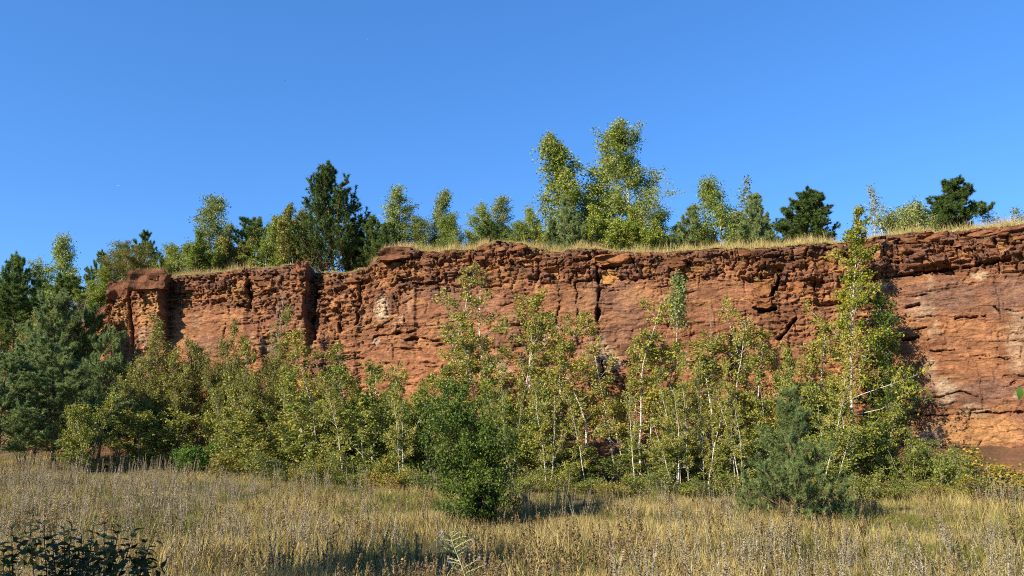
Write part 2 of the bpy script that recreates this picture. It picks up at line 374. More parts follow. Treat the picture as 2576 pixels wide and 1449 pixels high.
# named joints, in picture coordinates: polyline, half width (px), depth (m)
CR = [([(1505, 640), (1503, 690), (1506, 735), (1503, 785), (1500, 800)], 3.4, 1.1), ([(1516, 905), (1517, 945)], 2.6, .7),
      ([(1448, 712), (1450, 785)], 1.3, .35), ([(1448, 708), (1500, 706)], 1.6, .4), ([(1404, 725), (1405, 790)], 1.2, .25), ([(1330, 705), (1400, 712)], 1.2, .25),
      ([(618, 665), (622, 715), (630, 770)], 3.2, .8), ([(600, 765), (632, 772)], 3, .6), ([(850, 760), (855, 830)], 2.6, .6), ([(902, 705), (900, 765), (897, 810)], 2.6, .7),
      ([(775, 660), (790, 720), (782, 800), (790, 850)], 6, 1.0), ([(955, 655), (1030, 648)], 2.6, .5), ([(985, 652), (1035, 662), (1038, 640)], 2, .4),
      ([(1040, 715), (1110, 712), (1180, 722), (1260, 716)], 1.8, .4), ([(1175, 640), (1178, 668), (1180, 715)], 1.6, .4),
      ([(1510, 668), (1545, 670), (1582, 663), (1590, 648)], 3.2, .65), ([(1560, 700), (1600, 702), (1640, 690)], 1.8, .4), ([(1760, 680), (1757, 720)], 1.3, .3),
      ([(1892, 688), (1935, 690)], 2.4, .45), ([(1960, 670), (1955, 700), (1940, 735), (1930, 770), (1955, 772)], 4.0, .9), ([(1850, 700), (1990, 706)], 1.6, .35), ([(1900, 772), (1950, 778)], 4, .8),
      ([(2000, 800), (1975, 835), (1960, 850)], 5, .8), ([(2225, 695), (2290, 685), (2350, 675), (2410, 668)], 2.6, .6), ([(2420, 670), (2470, 664), (2500, 656), (2540, 650)], 3.2, .65),
      ([(2270, 640), (2310, 632)], 2.6, .5), ([(2360, 612), (2440, 600)], 2.2, .5), ([(2440, 583), (2500, 572)], 2.4, .5), ([(2300, 830), (2330, 822)], 2.2, .4), ([(2270, 855), (2310, 848)], 3, .5),
      ([(2400, 800), (2480, 792)], 2, .4), ([(2340, 880), (2400, 884)], 1.6, .3), ([(2500, 770), (2520, 795)], 2, .35), ([(2280, 770), (2310, 762)], 2.6, .45),
      ([(1010, 850), (1045, 852)], 5, .8), ([(940, 845), (1000, 838), (1040, 830)], 2.2, .5), ([(1060, 850), (1130, 860)], 1.6, .4), ([(990, 875), (1060, 878)], 1.3, .3),
      ([(945, 830), (1000, 790), (990, 735)], 1.4, .3), ([(640, 700), (660, 690), (700, 690)], 1.4, .35), ([(440, 730), (500, 735), (560, 728)], 1.4, .3), ([(480, 700), (560, 695)], 1.6, .35),
      ([(2460, 905), (2540, 900)], 1.4, .3), ([(2350, 1000), (2410, 985), (2470, 1000)], 1.4, .3), ([(2300, 1040), (2380, 1045), (2480, 1035), (2570, 1040)], 1.6, .3), ([(2430, 1060), (2450, 1085)], 1.2, .3), ([(2480, 1130), (2545, 1140)], 1.8, .4),
      ([(1640, 640), (1650, 615)], 1.6, .4), ([(2050, 690), (2052, 740)], 2, .4), ([(1110, 655), (1100, 690)], 1.2, .3), ([(1205, 660), (1330, 668)], 1.4, .35), ([(1700, 650), (1830, 660)], 1.3, .3)]
wx = 7 * fbm(PX * .045, PY * .06, 4, 91); wy = 7 * fbm(PX * .045, PY * .06, 4, 95)
hwn = np.clip(1 + 1.3 * fbm(PX * .06, PY * .06, 3, 97), .15, 2)
for pts, hw, dep in CR:
    for (x0, y0), (x1, y1) in zip(pts[:-1], pts[1:]):
        m = (PX > min(x0, x1) - 25) & (PX < max(x0, x1) + 25) & (PY > min(y0, y1) - 25) & (PY < max(y0, y1) + 25)
        if not m.any(): continue
        qx, qy = PX[m] + wx[m] - x0, PY[m] + wy[m] - y0
        dx, dy = x1 - x0, y1 - y0
        t = np.clip((qx * dx + qy * dy) / (dx * dx + dy * dy), 0, 1)
        d = np.hypot(qx - t * dx, qy - t * dy)
        disp[m] -= dep * np.exp(-(d / (min(hw, 3.6) * hwn[m])) ** 4) * np.clip(hwn[m], .3, 1)
rc = np.random.default_rng(404)
for k in range(430):
    x0 = rc.uniform(300, 2600); ty = np.interp(x0, TOP[:, 0], TOP[:, 1]); y0 = ty + rc.uniform(10, 400 if x0 < 2100 else 560)
    if k % 5 == 0: pts, hw, dep = [(x0, y0), (x0 + rc.normal(0, 4), y0 + rc.uniform(12, 50))], rc.uniform(.9, 1.5), rc.uniform(.12, .3)
    elif k % 5 == 1: pts, hw, dep = [(x0, y0), (x0 + rc.uniform(2, 6), y0 + rc.uniform(-1, 1))], rc.uniform(1.5, 2.6), rc.uniform(.15, .35)
    else: pts, hw, dep = [(x0, y0), (x0 + rc.uniform(14, 70), y0 + rc.normal(-3, 4))], rc.uniform(.8, 1.5), rc.uniform(.10, .28)
    CR.append((pts, hw, dep))
for pts, hw, dep in CR[-430:]:
    (x0, y0), (x1, y1) = pts
    m = (PX > min(x0, x1) - 14) & (PX < max(x0, x1) + 14) & (PY > min(y0, y1) - 14) & (PY < max(y0, y1) + 14)
    if not m.any(): continue
    qx, qy = PX[m] + wx[m] - x0, PY[m] + wy[m] - y0
    dx, dy = x1 - x0, y1 - y0
    t = np.clip((qx * dx + qy * dy) / (dx * dx + dy * dy), 0, 1)
    disp[m] -= dep * np.exp(-(np.hypot(qx - t * dx, qy - t * dy) / (hw * hwn[m])) ** 2) * (.4 + .6 * np.sin(math.pi * np.clip(t, .03, .97)))
# round the rim backwards over the last 25 cm, foot spreads out
disp -= .35 * smooth(.22, 0, depth_below)
foot = smooth(1.2, 0, Zg - zb[:, None] - .9)
disp += foot * .5

# rock colour (what the stone itself is)
def C3(a): return np.array(a)[None, None, :]
red, dark, orange, ochre, pale, purple, bright = (C3(c) for c in ((.222, .099, .050), (.126, .064, .043), (.285, .131, .057), (.36, .186, .072), (.42, .31, .20), (.165, .090, .062), (.265, .117, .054)))
colr = np.broadcast_to(red, U.shape + (3,)).copy()
def mixm(w, c):
    global colr
    w = np.clip(w, 0, 1)[..., None]; colr = colr * (1 - w) + c * w
mixm(.55 * smooth(-.1, .5, fbm(U * .35, Zg * .8, 4, 101)), orange)
mixm(.6 * smooth(800, 880, PY) * smooth(2100, 1900, PX), bright)
mixm(.8 * smooth(.72, .95, v2) * rough, dark); mixm(.55 * smooth(.25, .05, v2) * rough, ochre)
mixm(.55 * (cid > .8) * rough, dark); mixm(.35 * (cid < .14), ochre)
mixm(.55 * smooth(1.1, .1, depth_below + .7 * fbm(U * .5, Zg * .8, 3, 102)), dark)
mixm(.55 * smooth(.15, .5, fbm(U * .22 + 9, Zg * .3, 4, 103)), purple)
BL = [(310, 790, 30, 45, ochre, .75), (380, 780, 34, 50, ochre, .85), (585, 735, 30, 25, ochre, .7), (1535, 695, 26, 24, ochre, .9), (975, 690, 45, 30, orange, .8), (960, 775, 20, 32, pale, .85), (985, 760, 12, 30, dark, .8),
      (1620, 740, 60, 35, ochre, .35), (1240, 700, 60, 35, orange, .5), (870, 800, 60, 50, orange, .75), (740, 730, 40, 40, orange, .5), (2380, 745, 110, 45, purple, .8), (2540, 740, 60, 60, purple, .7), (2440, 830, 170, 28, orange, .7), (2420, 900, 150, 45, bright, .7),
      (2440, 985, 140, 35, purple, .75), (2440, 1085, 170, 45, ochre, .75), (2465, 690, 26, 12, pale, .6), (2380, 985, 26, 40, pale, .55), (2340, 930, 18, 40, pale, .4), (2560, 850, 30, 90, pale, .35), (2420, 1140, 60, 14, pale, .55), (2450, 1030, 40, 20, pale, .4), (2340, 720, 12, 40, pale, .25),
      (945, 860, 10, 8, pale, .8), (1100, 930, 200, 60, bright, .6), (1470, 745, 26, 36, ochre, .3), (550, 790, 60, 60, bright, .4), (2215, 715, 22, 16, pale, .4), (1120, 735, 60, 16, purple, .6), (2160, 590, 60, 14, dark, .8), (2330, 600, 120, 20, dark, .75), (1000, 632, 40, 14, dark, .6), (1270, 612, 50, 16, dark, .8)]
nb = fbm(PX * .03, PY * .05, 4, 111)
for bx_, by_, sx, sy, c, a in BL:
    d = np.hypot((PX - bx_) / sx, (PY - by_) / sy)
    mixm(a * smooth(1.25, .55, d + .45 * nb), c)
mixm(.5 * smooth(.40, .52, fbm(U * .9 + 4, Zg * .5, 4, 104)) * smooth(2.0, 5.0, depth_below), pale)
colr *= (1 + .34 * fbm(U * 1.1, Zg * 2.2, 4, 105) + .22 * (v3 - .5) + .16 * (b3v - .5) + .22 * fbm(U * 1.6, Zg * .25, 3, 106))[..., None]
colr = np.clip(colr, .01, .8)

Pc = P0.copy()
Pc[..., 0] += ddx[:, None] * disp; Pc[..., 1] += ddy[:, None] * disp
# rows behind the rim
back = []
bcol = []
for bd, bz in ((.5, .03), (1.4, .05), (4.0, .02)):
    q = Pc[:, -1, :].copy(); dd = disp[:, -1]
    q[:, 0] = cX + ddx * (dd - bd); q[:, 1] = cY + ddy * (dd - bd); q[:, 2] = ctz + bz + .04 * fbm(cpx * .03, cpx * 0 + bd, 2, 9)
    back.append(q[:, None, :]); bcol.append(colr[:, -1:, :])
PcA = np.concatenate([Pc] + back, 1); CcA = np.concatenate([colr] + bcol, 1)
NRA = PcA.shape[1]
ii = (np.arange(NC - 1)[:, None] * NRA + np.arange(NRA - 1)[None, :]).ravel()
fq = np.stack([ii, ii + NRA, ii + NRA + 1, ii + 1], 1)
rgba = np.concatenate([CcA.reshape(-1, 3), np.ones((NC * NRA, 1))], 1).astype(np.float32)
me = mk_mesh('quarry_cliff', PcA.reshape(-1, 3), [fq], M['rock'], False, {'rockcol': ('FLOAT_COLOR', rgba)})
cliff = tag(link('quarry_cliff', me), 'long red-brown bedded rock face of the old quarry', 'cliff', None, 'structure')

def on_cliff(px, py):
    """surface point, outward and along directions at a picture place (undisplaced lookup)"""
    i = int(np.clip(round((px - cpx[0]) / STEP), 0, NC - 1))
    for _ in range(2):
        j = int(np.argmin(np.abs(PY[i] - py)))
        i = int(np.clip(i + round((px - PX[i, j]) / STEP), 0, NC - 1))
    return Pc[i, j], np.array((ddx[i], ddy[i], 0)), np.array((-ddy[i], ddx[i], 0)), float(cY[i])

def hull_mesh(name, seed, mat, n=16):
    r = np.random.default_rng(seed)
    bm = bmesh.new()
    for k in range(n):
        p = np.array([(-1) ** (k >> j & 1) for j in range(3)], float) * r.uniform(.45, 1.0, 3) if k < 8 else r.uniform(-1, 1, 3) * np.array((.9, .9, .95))
        bm.verts.new(p * .5)
    res = bmesh.ops.convex_hull(bm, input=bm.verts)
    loose = [v for v in bm.verts if not v.link_faces]
    bmesh.ops.delete(bm, geom=loose, context='VERTS')
    me = bpy.data.meshes.new(name); bm.to_mesh(me); bm.free()
    me.materials.append(mat)
    return me
def block_mesh(name, seed, mat, rough=.17, cuts=7):
    r = np.random.default_rng(seed)
    bm = bmesh.new(); bmesh.ops.create_cube(bm, size=1.0)
    bmesh.ops.subdivide_edges(bm, edges=bm.edges, cuts=cuts, use_grid_fill=True)
    V = np.array([v.co[:] for v in bm.verts]); s = seed * 3.1
    q = V.copy()
    rr = np.linalg.norm(V, axis=1)
    q *= (1 - .04 * smooth(.62, .87, rr))[:, None]
    for i in range(3):
        a, b = V[:, (i + 1) % 3], V[:, (i + 2) % 3]
        q[:, i] += rough * (fbm(a * 2.2 + s, b * 2.2 + V[:, i] * 1.7 - s, 3, seed + i)) * 1.2
    q[:, 2] += .06 * V[:, 0] * r.uniform(-1, 1)
    for v, c in zip(bm.verts, q): v.co = c
    me = bpy.data.meshes.new(name); bm.to_mesh(me); bm.free(); me.materials.append(mat)
    return me
def place_rock(name, me, px, py, wpx, hpx, dep, out, tilt=0, yaw=0, label=None):
    p, no, ta, Y = on_cliff(px, py)
    w, h = wpx * Y / F * 1.02, hpx * Y / F
    R = Matrix(((ta[0], -no[0], 0), (ta[1], -no[1], 0), (0, 0, 1))).to_4x4()
    R = R @ Matrix.Rotation(yaw, 4, 'Z') @ Matrix.Rotation(tilt, 4, 'Y')
    c = p + no * (out - dep * .5)
    o = link(name, me, cliff)
    o.matrix_world = Matrix.Translation(Vector(c)) @ R @ Matrix.Diagonal((w, dep, h, 1))
    if label: o['label'] = label
    return o
big = [(302, 735, 46, 50, 1.5, .48, 'crust', 0, 'dark square capstone perched on a narrow rock pillar'), (380, 712, 84, 46, 1.7, .50, 'crust', -.03, 'large dark overhanging capstone on the tall rock pillar'),
       (758, 672, 26, 34, 1.2, .35, 'crust', .05, None), (997, 638, 80, 34, 1.2, .22, 'crust', -.06, 'wide dark slab jutting out below the grassy rim'),
       (1542, 655, 76, 24, 1.3, .55, 'slab', 0, 'overhanging block above the ochre hollow'), (1536, 696, 44, 38, .9, .10, 'ochre', .1, 'bright ochre block under the overhang'),
       
       (1918, 725, 40, 34, 1.0, .3, 'slab', .1, None), (1915, 758, 50, 26, 1.0, .4, 'slab', 0, None), (2000, 720, 40, 30, .9, .2, 'slab', 0, None), 
       (2340, 596, 60, 18, .9, .25, 'crust', 0, None), (2430, 605, 50, 24, .9, .25, 'crust', .06, None), (2480, 580, 60, 20, .9, .25, 'crust', -.08, None), (2260, 640, 50, 18, .9, .2, 'crust', 0, None)]
for k, (px, py, w, h, dep, out, mk, ti, lab) in enumerate(big):
    place_rock('rock_block', block_mesh('rock_block', 300 + k, M[mk], .16 if h > 30 else .24, 9), px, py, w, h, dep, out if h > 30 else out * .55, ti, 0, lab)
hulls = [hull_mesh('rock_slab', 400 + k, M['slab' if k % 2 else 'crust'], 15) for k in range(14)]
rs = np.random.default_rng(5)
ns = 0
while ns < 270:
    px = rs.uniform(290, 2570); ty = np.interp(px, TOP[:, 0], TOP[:, 1])
    below = rs.exponential(38) + 4
    if below > 190: continue
    if px < 2040 and ty + below > 800: continue
    py = ty + below
    if any(x0 < px < x1 and y0 < py < y1 for x0, x1, y0, y1 in ((430, 610, 770, 900), (1330, 1900, 700, 800), (2215, 2600, 690, 790))): continue
    w = rs.uniform(12, 44) * (1.15 if below < 60 else .8); h = w * rs.uniform(.16, .36)
    place_rock('rock_slab', hulls[ns % 14], px, py, w, h, rs.uniform(.5, .9), rs.uniform(.02, .12), rs.normal(-.04, .06), rs.normal(0, .2))
    ns += 1

# ------------------------------------------------------------------ ground sheets
gx = np.concatenate([np.array([-4000, -1500, -600, -250, -120, -80]), np.arange(-62, 50.1, .5), np.array([60, 80, 120, 250, 600, 1500, 4000])])
gy = np.concatenate([np.array([-4000, -1200, -400, -120, -40, -15, -6]), np.arange(-2, 66.1, .5)])
GX, GY = np.meshgrid(gx, gy, indexing='ij')
GZ = ground(GX, np.minimum(GY, cliffY_x(GX) + 1.5))
lim = np.minimum(GY, cliffY_x(GX) + 1.5)
GZ = GZ + .05 * fbm(GX * .9, GY * .9, 3, 7)
soil = smooth(8.5, 4.5, (cliffY_x(GX) - GY) + 2.5 * fbm(GX * .3, GY * .3, 3, 8))
ni, nj = GX.shape
ii = (np.arange(ni - 1)[:, None] * nj + np.arange(nj - 1)[None, :]).ravel()
me = mk_mesh('meadow_ground', np.stack([GX, GY, GZ], -1).reshape(-1, 3), [np.stack([ii, ii + nj, ii + nj + 1, ii + 1], 1)], M['ground'], True, {'soil': ('FLOAT', soil.ravel().astype(np.float32))})
tag(link('ground', me), 'flat meadow ground at the foot of the quarry face', None, None, 'structure')
# land behind the rim
ppx = np.arange(-300, 3001, 12.0)
bk = np.array([2.6, 3.4, 5, 10, 20, 45, 120, 500, 4000])
PLV = []
def plateau_z(px, b): return np.array([ztop(p) for p in np.atleast_1d(px)]) - .05 + .012 * np.minimum(b, 60)
pcy = cliffY(ppx); pcx = np.array([at(p, 720, y)[0] for p, y in zip(ppx, pcy)])
ptz = np.array([ztop(p) for p in ppx])
for b in bk:
    PLV.append(np.stack([pcx * (1 + b / 60), pcy + b, np.maximum(ptz, 2.5 + np.minimum(b, 30) * .12) - .10 + .012 * min(b, 60) + .1 * fbm(pcx * .3, pcy * 0 + b, 2, 12)], 1))
PLV = np.stack(PLV, 1); ni, nj = PLV.shape[:2]
ii = (np.arange(ni - 1)[:, None] * nj + np.arange(nj - 1)[None, :]).ravel()
me = mk_mesh('plateau', PLV.reshape(-1, 3), [np.stack([ii, ii + nj, ii + nj + 1, ii + 1], 1)], M['ground'], True, {'soil': ('FLOAT', np.zeros(ni * nj, np.float32))})
tag(link('terrain', me), 'land above the quarry rim', None, None, 'structure')
print('terrain', time.time() - T0)


# ------------------------------------------------------------------ plant builders
UP = np.array((0, 0, 1.0))
def tube(pts, r0, r1, sides, acc):
    pts = np.asarray(pts); n = len(pts)
    t = np.gradient(pts, axis=0); t = nrm(t)
    ref = np.array((1.0, 0, 0)) if abs(t[0, 2]) > .8 else UP
    a = nrm(np.cross(t, ref)); b = np.cross(t, a)
    r = np.linspace(r0, r1, n)[:, None, None]
    ang = np.arange(sides) * 2 * math.pi / sides
    ring = pts[:, None, :] + r * (np.cos(ang)[None, :, None] * a[:, None, :] + np.sin(ang)[None, :, None] * b[:, None, :])
    base = acc['n']
    acc['v'].append(ring.reshape(-1, 3)); acc['n'] += n * sides
    i = np.arange(n - 1)[:, None] * sides; j = np.arange(sides)[None, :]; j2 = (j + 1) % sides
    acc['f'].append((base + np.stack([i + j, i + j2, i + sides + j2, i + sides + j], -1)).reshape(-1, 4))
def new_acc(): return {'v': [], 'f': [], 'n': 0}
def acc_mesh(name, acc, mat, sm=True): return mk_mesh(name, np.concatenate(acc['v']), [np.concatenate(acc['f'])], mat, sm)
def bend(p0, d, L, n, curve, rng, wob):
    """polyline from p0 along d; curve > 0 turns up, < 0 droops"""
    pts = [p0]; d = d / np.linalg.norm(d)
    for i in range(n):
        d = d + np.array((0, 0, curve / n)) + rng.normal(0, wob, 3)
        d = d / np.linalg.norm(d)
        pts.append(pts[-1] + d * L / n)
    return np.array(pts)
def leaves_mesh(name, P, rng, size, mat, droop=.3, wid=.62, fold=.12):
    n = len(P)
    d = nrm(rng.normal(0, 1, (n, 3)) + np.array((0, 0, -droop)))
    nn = nrm(np.cross(d, rng.normal(0, 1, (n, 3))))
    s = np.cross(nn, d)
    L = (size * rng.uniform(.65, 1.3, n))[:, None]
    V = np.stack([P, P + d * L * .5 + s * L * wid * .5 + nn * L * fold, P + d * L, P + d * L * .5 - s * L * wid * .5 + nn * L * fold], 1)
    return mk_mesh(name, V.reshape(-1, 3), [np.arange(4 * n).reshape(n, 4)], mat)
def at_t(pl, t):
    n = len(pl) - 1; k = min(int(t * n), n - 1); f = t * n - k
    return pl[k] * (1 - f) + pl[k + 1] * f
VAR = {}
def broadleaf(key, seed, H, r0, bark, leafm, stems=1, splay=0., t0=.2, nprim=28, e0=25, e1=65, plen=lambda t: 1.0, curve=.3, nsec=6, seclen=.45, nleaf=12, leaf=.07, spread=.09, wob=.06, lean=(0, 0), hang=0., droop=.3, wid=.62, gap=0., lv=(.6, 1.2), base_r=.15, sec_r=.006, top_pow=1.0, lsign=True):
    rng = np.random.default_rng(seed); acc = new_acc(); anchors = []
    for s in range(stems):
        h = H * (1 if s == 0 else rng.uniform(.6, .95))
        az = rng.uniform(0, 6.28) if stems > 1 else 0
        d = np.array((math.cos(az) * splay * rng.uniform(.4, 1.1) + lean[0], math.sin(az) * splay * rng.uniform(.4, 1.1) + lean[1], 1.0))
        p0 = np.array((math.cos(az) * base_r, math.sin(az) * base_r, -.15)) if stems > 1 else np.array((0, 0, -.15))
        st = bend(p0, d, h, 11, .25 * (splay + abs(lean[0])), rng, wob)
        if s == 0: st[:, 2] *= H / st[-1, 2]
        tube(st, r0 * (1 if s == 0 else .75), r0 * .10, 6, acc)
        az = rng.uniform(0, 6.28)
        for k in range(max(3, int(nprim * (1 if s == 0 else .75)))):
            t = t0 + (1 - t0) * ((k + rng.uniform(0, .9)) / nprim if s == 0 else rng.uniform(0, .97))
            t = min(t, .985) ** top_pow
            if gap and rng.uniform() < gap: continue
            az += 2.4 + rng.normal(0, .5)
            el = math.radians(e0 + (e1 - e0) * t + rng.normal(0, 9))
            L = plen(t) * rng.uniform(*lv)
            d = np.array((math.cos(az) * math.cos(el), math.sin(az) * math.cos(el), math.sin(el)))
            p0 = at_t(st, t)
            br = bend(p0, d, L, 5, curve, rng, .10)
            rr = r0 * (1 - t * .85) * .32
            tube(br, max(rr, sec_r * 1.3), sec_r * .7, 4, acc)
            m = max(2, int(nsec * (.5 + .5 * L / max(plen(.3), .01))))
            for q in range(m):
                f = rng.uniform(.22, 1.0)
                b0 = at_t(br, f)
                if hang:
                    dd = np.array((rng.normal(0, .35), rng.normal(0, .35), -1.0)) * hang + (1 - hang) * (d + rng.normal(0, .6, 3))
                    l2 = seclen * rng.uniform(.4, 1.3)
                else:
                    dd = d * .7 + rng.normal(0, .62, 3) + np.array((0, 0, .15)); l2 = seclen * L * rng.uniform(.5, 1.2) * (1.25 - .6 * f)
                tw = bend(b0, dd, max(l2, .12), 3, curve * .4 - hang, rng, .16)
                tube(tw, sec_r, sec_r * .45, 3, acc)
                u = rng.uniform(.15, 1.05, nleaf)
                i0 = np.minimum((u * 3).astype(int), 2); fr = (u * 3 - i0)[:, None]
                anchors.append(tw[i0] * (1 - fr) + tw[i0 + 1] * fr)
            u = rng.uniform(.35, 1, max(2, nleaf // 2)); i0 = np.minimum((u * 5).astype(int), 4); fr = (u * 5 - i0)[:, None]
            anchors.append(br[i0] * (1 - fr) + br[i0 + 1] * fr)
    A = np.concatenate(anchors); A = A + rng.normal(0, spread, A.shape)
    A[:, 2] = np.maximum(A[:, 2], .04)
    tm = acc_mesh(key + '_trunk', acc, bark); tm2 = leaves_mesh(key + '_crown', A, rng, leaf, leafm, droop, wid)
    r = np.percentile(np.hypot(A[:, 0], A[:, 1]), 96)
    VAR[key] = dict(H=np.percentile(A[:, 2], 99.8), W=2 * r, parts=[('trunk', tm), ('crown', tm2)])
def tufts_mesh(name, P, D, rng, length, width, per, mat, cone=.9):
    n = len(P) * per
    P = np.repeat(P, per, 0); D = np.repeat(D, per, 0)
    d = nrm(D + rng.normal(0, cone, (n, 3)) * .55); L = (length * rng.uniform(.6, 1.15, n))[:, None]
    s = nrm(np.cross(d, rng.normal(0, 1, (n, 3)))) * width * .5
    P = P - D * (length * .35) * rng.uniform(0, 1, (n, 1))
    V = np.stack([P - s, P + s, P + d * L], 1)
    return mk_mesh(name, V.reshape(-1, 3), [np.arange(3 * n).reshape(n, 3)], mat)
def pine(key, seed, H, r0, needle, wide, t0=.08, whorls=13, perw=6, e0=0, e1=45, curve=.5, nsec=7, tlen=.12, twid=.012, per=16, shape=1.0, ragged=.25, lean=(0, 0), cone=.9, side_t=5, gap=.0, sub=.42):
    rng = np.random.default_rng(seed); acc = new_acc(); TP, TD = [], []
    st = bend(np.array((0, 0, -.15)), np.array((lean[0], lean[1], 1.0)), H, 12, .1, rng, .03); st[:, 2] *= H / st[-1, 2]
    tube(st, r0, r0 * .12, 7, acc)
    for w in range(whorls):
        tt = t0 + (1 - t0) * (w / whorls) + rng.normal(0, .008)
        az0 = rng.uniform(0, 6.28)
        for k in range(perw):
            if rng.uniform() < gap: continue
            az = az0 + k * 6.283 / perw + rng.normal(0, .25)
            t = np.clip(tt + rng.normal(0, .014), .02, .97)
            L = wide * ((1 - t) ** shape * .95 + .10) * rng.uniform(1 - ragged, 1 + ragged)
            if t < .22 and shape < .79: L *= .75 + t
            el = math.radians(e0 + (e1 - e0) * t + rng.normal(0, 7))
            d = np.array((math.cos(az) * math.cos(el), math.sin(az) * math.cos(el), math.sin(el)))
            br = bend(at_t(st, t), d, L, 5, curve, rng, .07)
            tube(br, max(.012, r0 * (1 - t) * .32), .006, 4, acc)
            for q in range(max(3, int(nsec * L / wide * 1.3))):
                f = rng.uniform(.25, 1.0); b0 = at_t(br, f)
                dd = nrm(br[-1] - br[-2]) * .8 + rng.normal(0, .55, 3) + np.array((0, 0, .30))
                tw = bend(b0, dd, max(.18, L * sub * rng.uniform(.5, 1.1) * (1.3 - .7 * f)), 3, curve * .9, rng, .10)
                tube(tw, .008, .004, 3, acc)
                for u in np.concatenate([np.linspace(.3, .95, side_t), [1.0]]):
                    TP.append(at_t(tw, min(u, .999))); TD.append(nrm(tw[3] - tw[2] + np.array((0, 0, .25)) + rng.normal(0, .35, 3)))
            TP.append(br[-1]); TD.append(nrm(br[-1] - br[-2]))
    for u in np.linspace(.9, 1, 5): TP.append(at_t(st, u)); TD.append(UP.copy())
    TP, TD = np.array(TP), np.array(TD)
    TP[:, 2] = np.maximum(TP[:, 2], .05)
    tm = acc_mesh(key + '_trunk', acc, M['pine_bark']); cm = tufts_mesh(key + '_crown', TP, TD, rng, tlen, twid, per, needle, cone)
    r = np.percentile(np.hypot(TP[:, 0], TP[:, 1]), 96)
    VAR[key] = dict(H=TP[:, 2].max() + tlen * .6, W=2 * r + tlen, parts=[('trunk', tm), ('crown', cm)])

# ---- variants at the foot of the face
slim = lambda a, b: (lambda t: a * (1 - t) ** .6 + b)
for k in range(5):
    broadleaf(f'aspen{k}', 10 + k, 8.0, .056, M['birch_bark'], M['aspen_leaf'], stems=1 + k % 2, splay=.11 * (k % 2), t0=.22, nprim=28 if k % 2 == 0 else 20, e0=15, e1=56, plen=lambda t: 1.15 * (1 - t) ** .38 + .32, nsec=8, seclen=.40, nleaf=24, leaf=.092, spread=.075, lv=(.35, 1.45), wob=.055, lean=(.04 * (-1) ** k, 0), gap=.12, wid=.8, sec_r=.007)
for k in range(3):
    broadleaf(f'thinbirch{k}', 30 + k, 8.5, .06, M['birch_bark'], M['aspen_leaf'], t0=.30, nprim=24, e0=22, e1=56, plen=lambda t: 1.3 * (1 - t) ** .4 + .35, nsec=7, seclen=.40, nleaf=20, leaf=.09, spread=.07, lv=(.35, 1.45), wob=.05, lean=(-.05, 0), gap=.25, wid=.8, sec_r=.008)
for k in range(6):
    broadleaf(f'bush{k}', 50 + k, 4.2, .035, M['birch_bark'] if k % 2 else M['grey_bark'], M['bush_leaf'], stems=6, splay=.34, t0=.10, nprim=20, e0=15, e1=55, plen=slim(.95, .2), nsec=6, seclen=.42, nleaf=22, leaf=.088, spread=.075, lv=(.4, 1.4), wob=.07, base_r=.35, wid=.75, sec_r=.005)
for k in range(3):
    broadleaf(f'lowbush{k}', 70 + k, 1.8, .02, M['grey_bark'], M['yellow_leaf' if k == 2 else 'bush_leaf'], stems=8, splay=.55, t0=.08, nprim=13, e0=10, e1=50, plen=slim(.55, .15), nsec=5, seclen=.5, nleaf=11, leaf=.08, spread=.10, lv=(.4, 1.4), wob=.09, base_r=.4, wid=.75)
for k in range(4):
    broadleaf(f'willow{k}', 80 + k, 6.0, .05, M['grey_bark'], M['willow_leaf'], stems=7, splay=.42, t0=.15, nprim=24, e0=30, e1=62, plen=slim(1.2, .25), nsec=9, seclen=.45, nleaf=20, leaf=.085, spread=.08, wob=.08, base_r=.3, wid=.55, sec_r=.007)
broadleaf('hawthorn', 91, 4.3, .07, M['brown_bark'], M['hawthorn_leaf'], stems=5, splay=.30, t0=.08, nprim=44, e0=0, e1=46, plen=lambda t: 1.75 * math.sin(math.pi * (.07 + .86 * t)) ** 1.1 + .08, lv=(.3, 1.4), curve=.15, nsec=12, seclen=.42, nleaf=24, leaf=.08, spread=.07, wob=.07, base_r=.15, wid=.7)
broadleaf('hornbeam', 95, 12.0, .09, M['birch_bark'], M['hornbeam_leaf'], t0=.10, nprim=56, lv=(.35, 1.35), e0=10, e1=66, plen=lambda t: 3.1 * (1 - t) ** .8 * (.55 + .45 * min(1, t * 5)) + .28, curve=.25, nsec=14, seclen=.34, nleaf=20, leaf=.12, spread=.085, wob=.03, wid=.62, gap=.10, sec_r=.007)
broadleaf('greenhornbeam', 96, 8.0, .07, M['grey_bark'], M['hawthorn_leaf'], t0=.12, nprim=44, lv=(.35, 1.35), e0=10, e1=62, plen=lambda t: 2.2 * (1 - t) ** .7 + .25, curve=.2, nsec=11, seclen=.36, nleaf=22, leaf=.11, spread=.13, wob=.04)
broadleaf('smallbirch', 97, 6.5, .045, M['birch_bark'], M['grey_birch_leaf'], t0=.72, nprim=26, e0=30, e1=65, plen=lambda t: 1.1 * (1 - t) ** .45 + .15, lv=(.4, 1.3), nsec=7, seclen=.45, nleaf=16, leaf=.10, spread=.12, wob=.025)
broadleaf('sprout', 98, 1.6, .015, M['brown_bark'], M['green_leaf'], stems=9, splay=.6, t0=.1, nprim=12, e0=20, e1=60, plen=slim(.45, .12), nsec=5, seclen=.5, nleaf=14, leaf=.10, spread=.09, base_r=.3, wid=.4)
broadleaf('deadtwig', 99, 4.5, .03, M['grey_bark'], M['willow_leaf'], stems=4, splay=.3, t0=.2, nprim=16, e0=35, e1=65, plen=slim(.9, .2), nsec=6, seclen=.5, nleaf=1, leaf=.04, spread=.02, base_r=.2, sec_r=.009)
